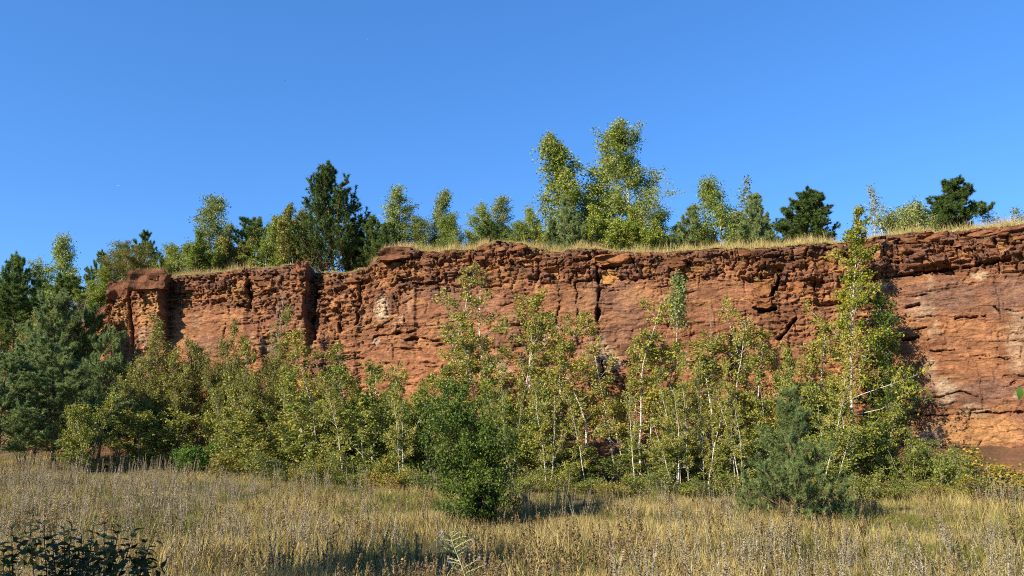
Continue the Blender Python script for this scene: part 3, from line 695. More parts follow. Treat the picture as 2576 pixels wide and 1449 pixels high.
pine('bluepine0', 110, 4.6, .065, M['blue_needle'], 1.75, t0=.03, whorls=12, perw=7, e0=2, e1=50, curve=.55, nsec=12, tlen=.16, twid=.015, per=22, shape=.85, side_t=5, ragged=.4, gap=.12)
pine('bluepine1', 111, 8.0, .13, M['blue_needle'], 3.1, t0=.16, whorls=12, perw=6, e0=-4, e1=40, curve=.45, nsec=15, tlen=.21, twid=.032, per=17, shape=.65, ragged=.35, side_t=6)
pine('bluepine2', 112, 8.0, .13, M['blue_needle'], 2.9, t0=.22, whorls=11, perw=6, e0=0, e1=40, curve=.4, nsec=15, tlen=.21, twid=.032, per=17, shape=.6, ragged=.4, lean=(.08, 0), side_t=6)
# ---- variants on the rim
pine('darkpine0', 120, 8.6, .14, M['dark_needle'], 3.7, t0=.04, whorls=14, perw=7, e0=12, e1=58, curve=.75, nsec=12, tlen=.28, twid=.044, per=17, shape=.8, ragged=.35, cone=.75, side_t=4)
pine('darkpine1', 121, 5.6, .12, M['dark_needle'], 2.5, t0=.05, whorls=11, perw=8, e0=5, e1=50, curve=.55, nsec=13, tlen=.28, twid=.044, per=17, shape=.6, ragged=.2, cone=.8, side_t=4)
pine('darkpine2', 122, 5.0, .11, M['dark_needle'], 2.2, t0=.06, whorls=10, perw=8, e0=5, e1=48, curve=.5, nsec=13, tlen=.28, twid=.044, per=17, shape=.65, ragged=.35, cone=.8, side_t=4, gap=.1)
pine('rimpine0', 125, 5.0, .09, M['blue_needle'], 1.7, t0=.04, whorls=11, perw=6, e0=5, e1=55, curve=.6, nsec=10, tlen=.23, twid=.036, per=17, shape=.8, side_t=4)
pine('rimpine1', 126, 5.5, .10, M['green_needle'], 2.4, t0=.03, whorls=10, perw=7, e0=5, e1=50, curve=.5, nsec=11, tlen=.24, twid=.038, per=17, shape=.6, ragged=.35, side_t=4)
pine('rimpine2', 127, 5.5, .10, M['green_needle'], 1.8, t0=.10, whorls=10, perw=6, e0=0, e1=45, curve=.4, nsec=9, tlen=.24, twid=.038, per=17, shape=.7, ragged=.4, side_t=4)
broadleaf('weepbirch', 130, 9.0, .12, M['birch_bark'], M['birch_leaf'], t0=.15, nprim=40, e0=30, e1=68, plen=lambda t: 1.9 * (1 - t) ** .7 + .45, lv=(.4, 1.4), nsec=18, seclen=1.2, nleaf=34, leaf=.115, spread=.08, wob=.04, hang=.85, droop=1.2, gap=.15)
broadleaf('bigbirch', 131, 10.0, .13, M['birch_bark'], M['birch_leaf'], t0=.14, nprim=56, e0=12, e1=66, lv=(.4, 1.35), plen=lambda t: 3.2 * (math.sin(math.pi * min(.97, .3 + t * .67))) ** .8 + .3, nsec=27, seclen=.36, nleaf=26, leaf=.115, spread=.11, wob=.05, droop=.6, gap=.1, sec_r=.010)
for k in range(3):
    broadleaf(f'rimbirch{k}', 135 + k, 5.5, .07, M['birch_bark'], M['grey_birch_leaf' if k == 0 else 'birch_leaf'], t0=.08, nprim=46, e0=20, e1=66, plen=lambda t: 1.55 * (1 - t) ** .55 + .3, nsec=13, seclen=.45, nleaf=24, leaf=.10, spread=.11, lv=(.45, 1.25), wob=.07, droop=.7, gap=.10, hang=.40, lean=(.05 * (k - 1), 0))
for k in range(2):
    broadleaf(f'rimbush{k}', 140 + k, 3.6, .045, M['grey_bark'], M['willow_leaf' if k == 0 else 'birch_leaf'], stems=9, splay=.5, t0=.25, nprim=18, e0=30, e1=65, plen=slim(1.0, .25), nsec=10, seclen=.45, nleaf=26, leaf=.10, spread=.09, base_r=.3, sec_r=.009)
broadleaf('featherbush', 143, 3.2, .04, M['grey_bark'], M['grey_birch_leaf'], stems=7, splay=.4, t0=.2, nprim=18, e0=40, e1=60, plen=slim(.9, .3), nsec=8, seclen=.6, nleaf=18, leaf=.12, spread=.13, hang=.35, droop=.9, base_r=.25)
broadleaf('barebirch', 144, 5.0, .05, M['birch_bark'], M['grey_birch_leaf'], t0=.25, nprim=24, e0=50, e1=68, plen=slim(.8, .2), nsec=6, seclen=.55, nleaf=1, leaf=.05, spread=.02, wob=.03, lean=(-.12, 0), sec_r=.007)
broadleaf('sparsebirch', 145, 5.0, .05, M['birch_bark'], M['grey_birch_leaf'], t0=.2, nprim=26, e0=35, e1=65, plen=slim(.9, .25), nsec=6, seclen=.5, nleaf=9, leaf=.11, spread=.12, wob=.04, gap=.2)
broadleaf('redshrub', 146, 1.5, .02, M['dark_stem'], M['yellow_leaf'], stems=4, splay=.35, t0=.2, nprim=10, e0=30, e1=60, plen=slim(.4, .1), nsec=4, nleaf=8, leaf=.07, spread=.08, base_r=.1)
print('variants', time.time() - T0, sum(len(m.polygons) for m in bpy.data.meshes))

def plant(var, px, ytop, Y, label, name, cat='tree', wpx=None, group=None, rot=None, base=None, rim=False, s_lim=(.3, 3.0), zbase=None):
    """stand a plant at distance Y so that it reaches the height seen there"""
    v = VAR[var]
    top = at(px, ytop, Y)
    if zbase is None:
        if rim:
            cy = float(cliffY(px)); b = Y - cy
            zbase = ztop(px) - .05 + .012 * b
            if px < 275: zbase = max(zbase, 2.6 + min(b, 30) * .12)
        else: zbase = float(ground(top[0], Y))
    x = float(at(px, (ytop + project(np.array((0., Y, zbase)))[1]) / 2, Y)[0])
    if not rim and base is None: zbase = float(ground(x, Y))
    sz = (top[2] - zbase) / v['H']
    sw = sz if wpx is None else wpx * 1.15 * Y / F / v['W']
    r = rot if rot is not None else (hash((px * 31 + ytop * 7)) % 628) / 100
    e = bpy.data.objects.new(name, None); COL.objects.link(e)
    e.empty_display_size = .2
    e.location = (x, Y, zbase); e.rotation_euler = (0, 0, r); e.scale = (sw, sw, sz)
    tag(e, label, cat, group)
    for pn, me in v['parts']:
        o = bpy.data.objects.new(pn, me); COL.objects.link(o); o.parent = e
    return e
# ------------------------------------------------------------------ plants along the foot of the face
ORD = ['first', 'second', 'third', 'fourth', 'fifth', 'sixth', 'seventh', 'eighth', 'ninth', 'tenth', 'eleventh', 'twelfth', 'thirteenth', 'fourteenth', 'fifteenth', 'sixteenth', 'seventeenth', 'eighteenth', 'nineteenth', 'twentieth']
def nth(i): return ORD[i] if i < 20 else 'twenty-' + ORD[i - 20]
FT = 'birches and aspens along the foot of the face'
foot = [
 # variant, px, ytop, Y, width, rotation, name, label, category
 ('aspen0', 790, 836, 42.0, 150, .3, 'young_birch', 'young birch with a forked white stem left of the central thicket', 'tree'),
 ('aspen1', 905, 868, 41.0, 170, 2.0, 'young_birch', 'bushy young birch leaning left, in front of the bare red wall', 'tree'),
 ('thinbirch0', 1125, 668, 40.5, 180, .2, 'slender_birch', 'tall thin sparse birch with a curved white trunk against red rock', 'tree'),
 ('thinbirch1', 1243, 672, 39.5, 200, 3.4, 'slender_birch', 'tall birch with forked white top above the dark green bush', 'tree'),
 ('aspen2', 1335, 735, 38.5, 190, 1.0, 'aspen_tree', 'leafy aspen with a pair of leaning white trunks, left of centre crack', 'tree'),
 ('aspen3', 1425, 800, 38.0, 150, 4.2, 'aspen_tree', 'aspen with a kinked white trunk below the square jointed blocks', 'tree'),
 ('aspen4', 1545, 790, 37.0, 170, 5.0, 'aspen_tree', 'yellow-green aspen just under the deep vertical crack', 'tree'),
 ('aspen1', 1612, 768, 36.5, 190, 3.0, 'aspen_tree', 'aspen with a long leaning white trunk right of the deep crack', 'tree'),
 ('smallbirch', 1688, 690, 37.5, 82, 1.2, 'tufted_birch', 'thin birch carrying one small green crown high against the rock', 'tree'),
 ('aspen0', 1715, 835, 35.5, 180, 5.5, 'aspen_tree', 'dense aspen among close white stems, below the tufted birch', 'tree'),
 ('aspen2', 1800, 850, 35.0, 190, 2.5, 'aspen_tree', 'broad yellow-green aspen in the middle of the right thicket', 'tree'),
 ('deadtwig', 1770, 775, 37.0, 130, 2.5, 'bare_shrub', 'pale leafless shrub poking out of the thicket below smooth rock', 'shrub'),
 ('thinbirch2', 1915, 738, 36.5, 150, .1, 'slender_birch', 'birch with bare white trunk directly behind the blue-green pine', 'tree'),
 ('aspen3', 2010, 850, 34.0, 170, 1.6, 'aspen_tree', 'aspen between the bare white trunk and the tall golden hornbeam', 'tree'),
 ('hornbeam', 2128, 512, 35.6, 240, 1.0, 'hornbeam_tree', 'tall golden-green hornbeam reaching above the rim of the face', 'tree'),
 ('aspen4', 2085, 830, 32.5, 150, .6, 'aspen_tree', 'aspen with thin straight stem in front of the hornbeam', 'tree'),
 ('greenhornbeam', 2220, 745, 36.0, 160, .2, 'hornbeam_tree', 'deep green lower hornbeam against the bare rock right of the golden one', 'tree'),
 ('bush2', 2180, 1020, 32.0, 160, 2.0, 'leafy_shrub', 'full green shrub at the foot of the hornbeam', 'shrub'),
 ('bush4', 2265, 1065, 31.0, 130, 1.0, 'leafy_shrub', 'rounded shrub right of the hornbeam, before bare rock', 'shrub'),
 ('willow1', 430, 790, 47.0, 230, .5, 'willow_shrub', 'olive willow below the tall rock pillar with capstone', 'shrub'),
 ('willow0', 495, 800, 49.0, 150, 2.5, 'willow_shrub', 'thin greyish willow right of the shadowed pillar', 'shrub'),
 ('bush0', 385, 985, 43.0, 200, 3.5, 'leafy_shrub', 'green shrub in half shade beside the big pines', 'shrub'),
 ('willow2', 640, 762, 46.5, 200, 1.5, 'willow_shrub', 'tall olive willow below the narrow double crack', 'shrub'),
 ('willow3', 590, 900, 43.0, 190, 5.0, 'willow_shrub', 'grey-twigged willow leaning over the dark hollow', 'shrub'),
 ('deadtwig', 715, 735, 48.0, 130, .4, 'bare_shrub', 'pale bare shrub in front of the deep shadowed gully', 'shrub'),
 ('willow0', 715, 870, 44.0, 150, 3.8, 'willow_shrub', 'olive shrub under the deep shadowed gully', 'shrub'),
 ('bush1', 690, 1000, 40.0, 200, .9, 'leafy_shrub', 'green shrub right of the grey-twigged willow', 'shrub'),
 ('bush3', 830, 940, 38.5, 230, 4.0, 'leafy_shrub', 'dense green shrub below the forked white birch', 'shrub'),
 ('bush5', 955, 905, 37.0, 250, 2.6, 'leafy_shrub', 'dense yellow-green shrub below the bare red wall', 'shrub'),
 ('bush0', 1045, 960, 36.0, 200, 1.1, 'leafy_shrub', 'yellow-green shrub just left of the dark green bush', 'shrub'),
 ('bush2', 1320, 960, 34.0, 200, 5.2, 'leafy_shrub', 'green shrub just right of the dark green bush', 'shrub'),
 ('bush3', 1440, 1080, 34.0, 190, 3.3, 'leafy_shrub', 'shrub under the kinked white aspen trunk', 'shrub'),
 ('bush1', 1540, 1095, 34.0, 180, .2, 'leafy_shrub', 'shrub below the gap where red soil shows', 'shrub'),
 ('bush5', 1660, 1075, 33.0, 200, 1.9, 'leafy_shrub', 'shrub at the foot of the leaning aspen', 'shrub'),
 ('bush4', 1785, 1095, 32.5, 220, 4.4, 'leafy_shrub', 'shrub wrapped round the close white stems', 'shrub'),
 ('bush0', 1880, 1060, 32.5, 170, 2.2, 'leafy_shrub', 'shrub touching the blue-green pine on its left', 'shrub'),
 ('bush3', 2075, 1010, 31.0, 190, .7, 'leafy_shrub', 'shrub close behind the blue-green pine on its right', 'shrub'),
 ('sprout', 490, 1110, 41.0, 95, 1.0, 'sapling_clump', 'small bright green sapling clump at the dark hollow', 'shrub'),
 ('lowbush2', 620, 1105, 38.0, 150, .6, 'low_shrub', 'low yellow shrub at the meadow edge beside the hollow', 'shrub'),
 ('lowbush0', 690, 1130, 37.0, 150, 2.2, 'low_shrub', 'low olive shrub next to the yellow one at the meadow edge', 'shrub'),
 ('lowbush1', 2345, 1075, 30.5, 130, .3, 'low_shrub', 'thin low shrub before the ochre rock base', 'shrub'),
 ('lowbush0', 2420, 1120, 29.5, 130, 1.7, 'low_shrub', 'low sparse shrub below the pale rock patch', 'shrub'),
 ('lowbush2', 2535, 1120, 28.5, 190, 4.1, 'low_shrub', 'yellow-leaved shrub in the corner below the ochre rock', 'shrub'),
]
for (va, px, yt, Y, w, r, nm, lab, cat) in foot:
    plant(va, px, yt, Y, lab, nm, cat, wpx=w, rot=r, group=FT if 'birch' in nm or 'aspen' in nm else None)
EX = [(470, 850, 46, 'willow1'), (560, 840, 45, 'bush3'), (610, 960, 41.5, 'bush5'), (760, 930, 42, 'bush1'), (800, 900, 41, 'aspen3'), (870, 930, 39.5, 'bush0'), (930, 930, 40, 'aspen4'), (1000, 950, 39, 'bush2'), (1075, 930, 38.5, 'bush4'), (1160, 860, 38.5, 'aspen2'), (1200, 790, 38.5, 'aspen0'), (1290, 780, 37.5, 'aspen4'),
      (1290, 900, 36.5, 'bush1'), (1380, 790, 37.5, 'aspen1'), (1470, 870, 36.5, 'aspen0'), (1575, 830, 36.5, 'aspen3'), (1655, 850, 36, 'aspen4'), (1750, 840, 36, 'aspen1'), (1850, 790, 36, 'aspen3'), (1900, 830, 35, 'aspen2'), (1960, 890, 34.5, 'bush5'), (2040, 880, 33.5, 'bush4'), (2055, 810, 34.5, 'aspen0')]
for k, (px, yt, Y, va) in enumerate(EX):
    left = [e for e in EX if e[0] < 1198 and va[:4] == e[3][:4]][::-1]; right = [e for e in EX if e[0] >= 1198 and va[:4] == e[3][:4]]
    i, side = (left.index(EX[k]), 'left') if px < 1198 else (right.index(EX[k]), 'right')
    kind_ = {'aspe': 'half-hidden aspen', 'bush': 'half-hidden leafy shrub', 'will': 'half-hidden willow'}[va[:4]]
    plant(va, px, yt, Y, f'{nth(i)} {kind_} deep in the thicket going {side} from the dark green bush', {'aspe': 'aspen_tree', 'bush': 'leafy_shrub', 'will': 'willow_shrub'}[va[:4]], 'tree' if va[:4] == 'aspe' else 'shrub', wpx=150 if va[:4] == 'aspe' else 170, rot=k * 1.3, group='half-hidden plants deep in the thicket')
# white stems standing close together in the thicket, and the fringe of low scrub before them
rs = np.random.default_rng(77)
WS = (1375, 1475, 1590, 1690, 1704, 1722, 1760, 1776, 1860, 1838, 2060, 1285, 1010, 870)
lab_w = {p: f'{nth(i)} white-stemmed sapling in the thicket going right from the dark green bush' for i, p in enumerate(sorted(q for q in WS if q > 1200))}
lab_w.update({p: f'{nth(i)} white-stemmed sapling in the thicket going left from the dark green bush' for i, p in enumerate(sorted((q for q in WS if q < 1200), reverse=True))})
for k, px in enumerate(WS):
    plant(['aspen1', 'aspen4', 'thinbirch2', 'aspen3'][k % 4], px + float(rs.uniform(-5, 5)), 930 + float(rs.uniform(-50, 70)), 33.0 + (1288 - px) * .003 + float(rs.uniform(-1, 1.0)),
          lab_w[px], 'birch_sapling', 'tree', wpx=float(rs.uniform(80, 130)), group='white stems crowded in the thicket', rot=float(rs.uniform(0, 6)))
k = 0
FB = (list(range(735, 1090, 42))[::-1], list(range(1310, 1880, 78)), [2100, 2150, 2210, 2270, 2320, 2385, 2445, 2500])
lab_f = {}
for lst, ph in zip(FB, ('going left from the dark green bush', 'going right from the dark green bush', 'going right from the blue-green pine')):
    for i, p in enumerate(lst): lab_f[p] = f'{nth(i)} low scrub bush of the thicket fringe {ph}'
for px in sum(FB, []):
    Y = float(np.interp(px, [700, 1100, 1500, 2000, 2500], [36.5, 32, 30.5, 28.8, 28])) + float(rs.uniform(-.8, .8))
    plant(['lowbush0', 'lowbush1', 'lowbush2'][k % 5 % 3], px, float(np.interp(px, [700, 1100, 1900, 2600], [1135, 1170, 1190, 1195])) + float(rs.uniform(-25, 20)), Y,
          lab_f[px], 'scrub_bush', 'shrub', wpx=float(rs.uniform(85, 125)), group='low scrub fringe along the thicket', rot=float(rs.uniform(0, 6)))
    k += 1
plant('hawthorn', 1206, 962, 22.6, 'dense dark green bush standing alone at the meadow edge', 'hawthorn_bush', 'shrub', wpx=235, rot=.4)
plant('bluepine0', 1985, 968, 21.6, 'young blue-green pine in front of the right thicket', 'young_pine', 'pine tree', wpx=215, rot=.9)
plant('bluepine0', 1882, 1195, 22.4, 'knee-high pine seedling left of the young blue-green pine', 'pine_seedling', 'pine tree', wpx=75, rot=2.2)
plant('bluepine0', 2125, 1215, 21.2, 'small pine seedling right of the young blue-green pine', 'pine_seedling', 'pine tree', wpx=70, rot=4.2)
for (va, px, yt, Y, w, r, lab) in (('bluepine1', 150, 850, 42.0, 260, .5, 'large spreading pine in shade at the meadow corner'),
                                   ('bluepine2', 10, 870, 40.0, 210, 2.8, 'spreading pine cut by the picture edge beside the meadow corner'),
                                   ('bluepine2', 262, 812, 47.0, 150, 1.0, 'pine right behind the large spreading pine'),
                                   ('bluepine1', 105, 715, 52.0, 210, 4.0, 'tall pine standing behind the spreading pines'),
                                   ('rimpine1', 190, 760, 54.0, 140, 2.0, 'pine on the red slope left of the perched capstone')):
    plant(va, px, yt, Y, lab, 'scots_pine', 'pine tree', wpx=w, rot=r)
for (va, px, yt, Y, w, r, nm, lab, cat) in (('willow2', 330, 860, 44.5, 150, 2.0, 'willow_shrub', 'olive willow squeezed between the shaded pines and the rock pillar', 'shrub'), ('willow1', 85, 905, 45.5, 170, 1.2, 'willow_shrub', 'olive shrub showing between the two spreading pines', 'shrub'),
        ('bush0', 215, 960, 39.5, 130, 2.1, 'leafy_shrub', 'sunlit green shrub at the outer boughs of the spreading pine', 'shrub'), ('willow3', 70, 770, 58.0, 190, .3, 'willow_shrub', 'olive willow on the bank above the spreading pines', 'shrub'), ('rimbush1', 140, 750, 60.0, 150, .3, 'leafy_shrub', 'light green shrub on the bank behind the tall pine', 'shrub'), ('willow2', 235, 700, 60.0, 110, .9, 'multi_stem_bush', 'brownish bush on the bank beside the perched capstone', 'shrub')):
    plant(va, px, yt, Y, lab, nm, cat, wpx=w, rot=r)
plant('willow3', 20, 800, 56.0, 'yellowish willow between the pines on the far edge', 'willow_shrub', 'shrub', wpx=160, rot=1.0)
plant('deadtwig', 225, 735, 57.5, 'grey leafless shrub on the slope left of the perched capstone', 'bare_shrub', 'shrub', wpx=120, rot=1.0, zbase=float(at(225, 812, 57.5)[2]), base=1)

# ------------------------------------------------------------------ plants on the rim
rim = [
 ('rimpine2', 8, 628, 74, 90, 'scots_pine', 'dark pine at the far edge of the skyline', 'pine tree'),
 ('rimpine1', 55, 640, 72, 120, 'scots_pine', 'broad pine with yellowish top on the far skyline', 'pine tree'),
 ('rimbirch1', 100, 650, 76, 90, 'birch_tree', 'yellowing birch between far skyline pines', 'tree'),
 ('rimbirch2', 168, 584, 74, 115, 'birch_tree', 'tall brownish birch rising above the far pines', 'tree'),
 ('rimpine2', 232, 624, 70, 85, 'scots_pine', 'pointed pine between the brownish birch and the olive bush', 'pine tree'),
 ('rimpine1', 150, 690, 66, 150, 'scots_pine', 'green pine below the tall brownish birch', 'pine tree'),
 ('rimpine1', 40, 715, 64, 160, 'scots_pine', 'green pine low down by the picture edge', 'pine tree'),
 ('rimbirch0', 295, 606, 68, 90, 'birch_tree', 'grey-green birch behind the olive bush', 'tree'),
 ('rimpine2', 372, 574, 67, 90, 'scots_pine', 'pine top showing above the olive bush', 'pine tree'),
 ('willow1', 352, 592, 58.5, 165, 'multi_stem_bush', 'round olive bush with many pale stems above the capstones', 'shrub'),
 ('rimbirch1', 432, 608, 60, 80, 'birch_tree', 'small brownish birch between olive bush and narrow birch', 'tree'),
 ('rimbirch0', 522, 489, 59, 115, 'birch_tree', 'narrow grey-green birch, tallest of those left of the black pine', 'tree'),
 ('rimbush1', 515, 590, 57, 90, 'leafy_shrub', 'bright green shrub under the narrow grey-green birch', 'shrub'),
 ('rimpine1', 640, 535, 60, 150, 'scots_pine', 'broad green pine between narrow birch and black pine', 'pine tree'),
 ('rimpine1', 700, 528, 64, 110, 'scots_pine', 'dark pine behind the grey-twigged bush', 'pine tree'),
 ('rimbush0', 752, 500, 56.5, 120, 'multi_stem_bush', 'grey-twigged bush leaning on the black pine', 'shrub'),
 ('darkpine0', 845, 410, 54.5, 225, 'black_pine', 'tall black pine with upturned shoots above the gully', 'pine tree'),
 ('darkpine2', 925, 545, 57, 90, 'black_pine', 'small dark pine tucked right of the tall black pine', 'pine tree'),
 ('rimbirch1', 1015, 473, 54, 110, 'birch_tree', 'crooked birch just right of the tall black pine', 'tree'),
 ('rimpine1', 985, 560, 53, 90, 'scots_pine', 'low green pine under the crooked birch', 'pine tree'),
 ('rimbirch0', 1108, 478, 55, 85, 'birch_tree', 'narrow grey birch above the wide dark slab', 'tree'),
 ('rimbirch2', 1130, 540, 51, 65, 'birch_tree', 'little yellow birch in front of the narrow grey birch', 'tree'),
 ('rimbirch1', 1200, 506, 52, 85, 'birch_tree', 'rounded birch above the dark rim block', 'tree'),
 ('rimbirch0', 1262, 496, 54, 80, 'birch_tree', 'loose birch behind the rounded ones above the dark rim block', 'tree'),
 ('rimbirch2', 1312, 515, 50, 80, 'birch_tree', 'yellow-green birch at the end of the small birch row', 'tree'),
 ('rimpine1', 1245, 550, 50, 110, 'scots_pine', 'low green pine among the small birch row', 'pine tree'),
 ('redshrub', 1362, 572, 46, 28, 'red_shrub', 'tiny reddish shrub in the gap before the weeping birch', 'shrub'),
 ('weepbirch', 1440, 342, 48, 165, 'weeping_birch', 'tall weeping birch with hanging strands', 'tree'),
 ('rimbirch1', 1505, 395, 49.5, 140, 'birch_tree', 'birch joining the weeping birch and the largest birch', 'tree'),
 ('bigbirch', 1575, 316, 48, 260, 'large_birch', 'largest birch on the rim, with full rounded crown', 'tree'),
 ('rimpine0', 1445, 488, 45, 85, 'young_pine', 'bluish pine in front of the weeping birch', 'pine tree'),
 ('rimbush1', 1540, 510, 45.5, 130, 'leafy_shrub', 'leafy shrub below the largest birch', 'shrub'),
 ('rimbush1', 1620, 530, 45, 110, 'leafy_shrub', 'leafy shrub below the outer edge of the largest birch', 'shrub'),
 ('rimpine0', 1395, 555, 46, 60, 'young_pine', 'small bluish pine at the foot of the weeping birch', 'pine tree'),
 ('rimpine0', 1715, 512, 45, 95, 'young_pine', 'bluish pine right of the largest birch', 'pine tree'),
 ('rimbirch2', 1800, 430, 46, 150, 'birch_tree', 'pointed yellow-green birch between two bluish pines', 'tree'),
 ('sparsebirch', 1850, 450, 48, 80, 'birch_tree', 'thin-leaved birch behind the pointed yellow-green one', 'tree'),
 ('rimpine0', 1888, 474, 44, 110, 'young_pine', 'conical bluish pine right of the pointed birch', 'pine tree'),
 ('darkpine1', 2025, 473, 43, 150, 'black_pine', 'rounded black pine left of the hornbeam tip', 'pine tree'),
 ('barebirch', 2200, 462, 42, 60, 'bare_birch', 'leafless leaning white birch on the skyline', 'tree'),
 ('sparsebirch', 2222, 458, 41.5, 60, 'birch_tree', 'almost bare upright white birch beside the leafless one', 'tree'),
 ('featherbush', 2292, 498, 41, 125, 'feathery_bush', 'feathery grey-green bush left of the rightmost black pine', 'shrub'),
 ('darkpine2', 2393, 446, 40, 140, 'black_pine', 'rightmost black pine on the skyline', 'pine tree'),
 ('featherbush', 2335, 545, 40, 60, 'feathery_bush', 'low feathery bush touching the rightmost black pine', 'shrub'),
 ('sparsebirch', 2515, 508, 40, 75, 'sparse_bush', 'thin sparse bush where the rim leaves the picture', 'shrub'),
 ('sparsebirch', 2572, 512, 39, 70, 'sparse_bush', 'sparse bush cut by the picture edge on the rim', 'shrub'),
]
fill = ['rimbush1', 'rimbirch1', 'rimbush1', 'rimpine1', 'rimbirch0', 'rimbush0', 'rimbirch2']
for k, px in enumerate((250, 285, 400, 455, 560, 590, 675, 720, 790, 905, 950, 1050, 1078, 1165, 1232, 1290, 1335, 1480, 1505, 1640, 1668, 1690, 1755, 1770, 1845, 1860, 1925)):
    h = (62, 50, 70, 58, 78, 66, 84)[k % 7]
    plant(fill[k % 7], px, float(np.interp(px, TOP[:, 0], TOP[:, 1])) - h - (35 if 540 < px < 960 else 0), float(cliffY(px)) + 6 + k % 5, f'{nth(k)} small low tree on the skyline counting right from the capstones', 'scrub_tree', 'tree', wpx=90, group='small trees filling the skyline row', rim=True)
for (va, px, yt, Y, w, nm, lab, cat) in rim:
    plant(va, px, yt, Y, lab, nm, cat, wpx=w, rim=True)
print('plants', time.time() - T0)

# ------------------------------------------------------------------ grass and dead flower stalks
def tuft_obj(name, seed, n, hgt, spread, wid, mat, lean=.35, segs=2, flat=False):
    r = np.random.default_rng(seed); V = []; Fq = []; Ft = []; b = 0
    for k in range(n):
        az = r.uniform(0, 6.28); p = np.array((r.normal(0, spread), r.normal(0, spread), -.03))
        d = np.array((math.cos(az) * lean * r.uniform(.1, 1.2), math.sin(az) * lean * r.uniform(.1, 1.2), 1.0)); d /= np.linalg.norm(d)
        L = hgt * r.uniform(.45, 1.15); a2 = r.uniform(0, 6.28); s = np.array((math.cos(a2), math.sin(a2), 0)) * wid * .5
        p1 = p + d * L * .55; d2 = d + np.array((d[0] * 1.4, d[1] * 1.4, -.12)) * r.uniform(.1, 1.0); p2 = p1 + d2 / np.linalg.norm(d2) * L * .45
        V += [p - s, p + s, p1 + s * .8, p1 - s * .8, p2]; Fq.append((b, b + 1, b + 2, b + 3)); Ft.append((b + 3, b + 2, b + 4)); b += 5
    return bpy.data.objects.new(name, mk_mesh(name, V, [np.array(Fq), np.array(Ft)], mat))
def spike_mesh(name, seed, hgt, mat, nb=70, start=.35, blen=.045, multi=1, full=1.0):
    """dry flower stalk: a stem with crowded stiff bracts up its upper part"""
    r = np.random.default_rng(seed); acc = new_acc(); V, Ft = [], []; b = 0
    for s in range(multi):
        d = np.array((r.normal(0, .10), r.normal(0, .10), 1.0)); h = hgt * (1 if s == 0 else r.uniform(.6, .95))
        st = bend(np.array((r.normal(0, .05) * (s > 0), r.normal(0, .05) * (s > 0), -.05)), d, h, 5, 0, r, .03)
        tube(st, .006, .003, 3, acc)
        for k in range(nb):
            t = start + (1 - start) * (k + r.uniform(0, 1)) / nb
            p = at_t(st, min(t, .995)); az = r.uniform(0, 6.28)
            L = blen * (1.15 - .75 * (t - start) / (1 - start)) * r.uniform(.6, 1.3)
            q = np.array((math.cos(az), math.sin(az), r.uniform(.1, .9))); q /= np.linalg.norm(q)
            sd = np.cross(q, UP); sd = sd / np.linalg.norm(sd) * blen * .22
            V += [p - sd, p + sd, p + q * L + sd * .6, p + q * L - sd * .6]; Ft.append((b, b + 1, b + 2, b + 3)); b += 4
    Vt = np.concatenate(acc['v']); Fa = np.concatenate(acc['f'])
    return mk_mesh(name, np.concatenate([Vt, np.array(V)]), [np.concatenate([Fa, np.array(Ft) + len(Vt)])], mat)
def scatter(name, label, variants, P, rotz, scl, tilt=None):
    n = len(P); idx = np.arange(n) % len(variants)
    rot = np.zeros((n, 3), np.float32); rot[:, 2] = rotz
    if tilt is not None: rot[:, :2] = tilt
    me = bpy.data.meshes.new(name); me.vertices.add(n); me.vertices.foreach_set('co', np.asarray(P, np.float32).ravel())
    for an, kind, key, dat in (('rot', 'FLOAT_VECTOR', 'vector', rot), ('scl', 'FLOAT', 'value', np.asarray(scl, np.float32)), ('idx', 'INT', 'value', idx.astype(np.int32))):
        me.attributes.new(an, kind, 'POINT').data.foreach_set(key, np.ascontiguousarray(dat).ravel())
    o = link(name, me)
    g = bpy.data.node_groups.new(name, 'GeometryNodeTree')
    g.interface.new_socket('Geometry', in_out='INPUT', socket_type='NodeSocketGeometry'); g.interface.new_socket('Geometry', in_out='OUTPUT', socket_type='NodeSocketGeometry')
    gi, go, jn = g.nodes.new('NodeGroupInput'), g.nodes.new('NodeGroupOutput'), g.nodes.new('GeometryNodeJoinGeometry')
    def named(nm, dt):
        q = g.nodes.new('GeometryNodeInputNamedAttribute'); q.data_type = dt; q.inputs[0].default_value = nm
        return q.outputs[0]
    rt, sc, ix = named('rot', 'FLOAT_VECTOR'), named('scl', 'FLOAT'), named('idx', 'INT')
    for k, v in enumerate(variants):
        oi = g.nodes.new('GeometryNodeObjectInfo'); oi.inputs['Object'].default_value = v
        cmp_ = g.nodes.new('FunctionNodeCompare'); cmp_.data_type = 'INT'; cmp_.operation = 'EQUAL'
        ins = [s for s in cmp_.inputs if s.type == 'INT']; g.links.new(ix, ins[0]); ins[1].default_value = k
        ip = g.nodes.new('GeometryNodeInstanceOnPoints')
        g.links.new(gi.outputs[0], ip.inputs['Points']); g.links.new(oi.outputs['Geometry'], ip.inputs['Instance']); g.links.new(cmp_.outputs[0], ip.inputs['Selection'])
        g.links.new(rt, ip.inputs['Rotation']); g.links.new(sc, ip.inputs['Scale']); g.links.new(ip.outputs[0], jn.inputs[0])
    g.links.new(jn.outputs[0], go.inputs[0])
    md = o.modifiers.new('scatter', 'NODES'); md.node_group = g
    tag(o, label, None, None, 'stuff')
    return o
rg = np.random.default_rng(2024)
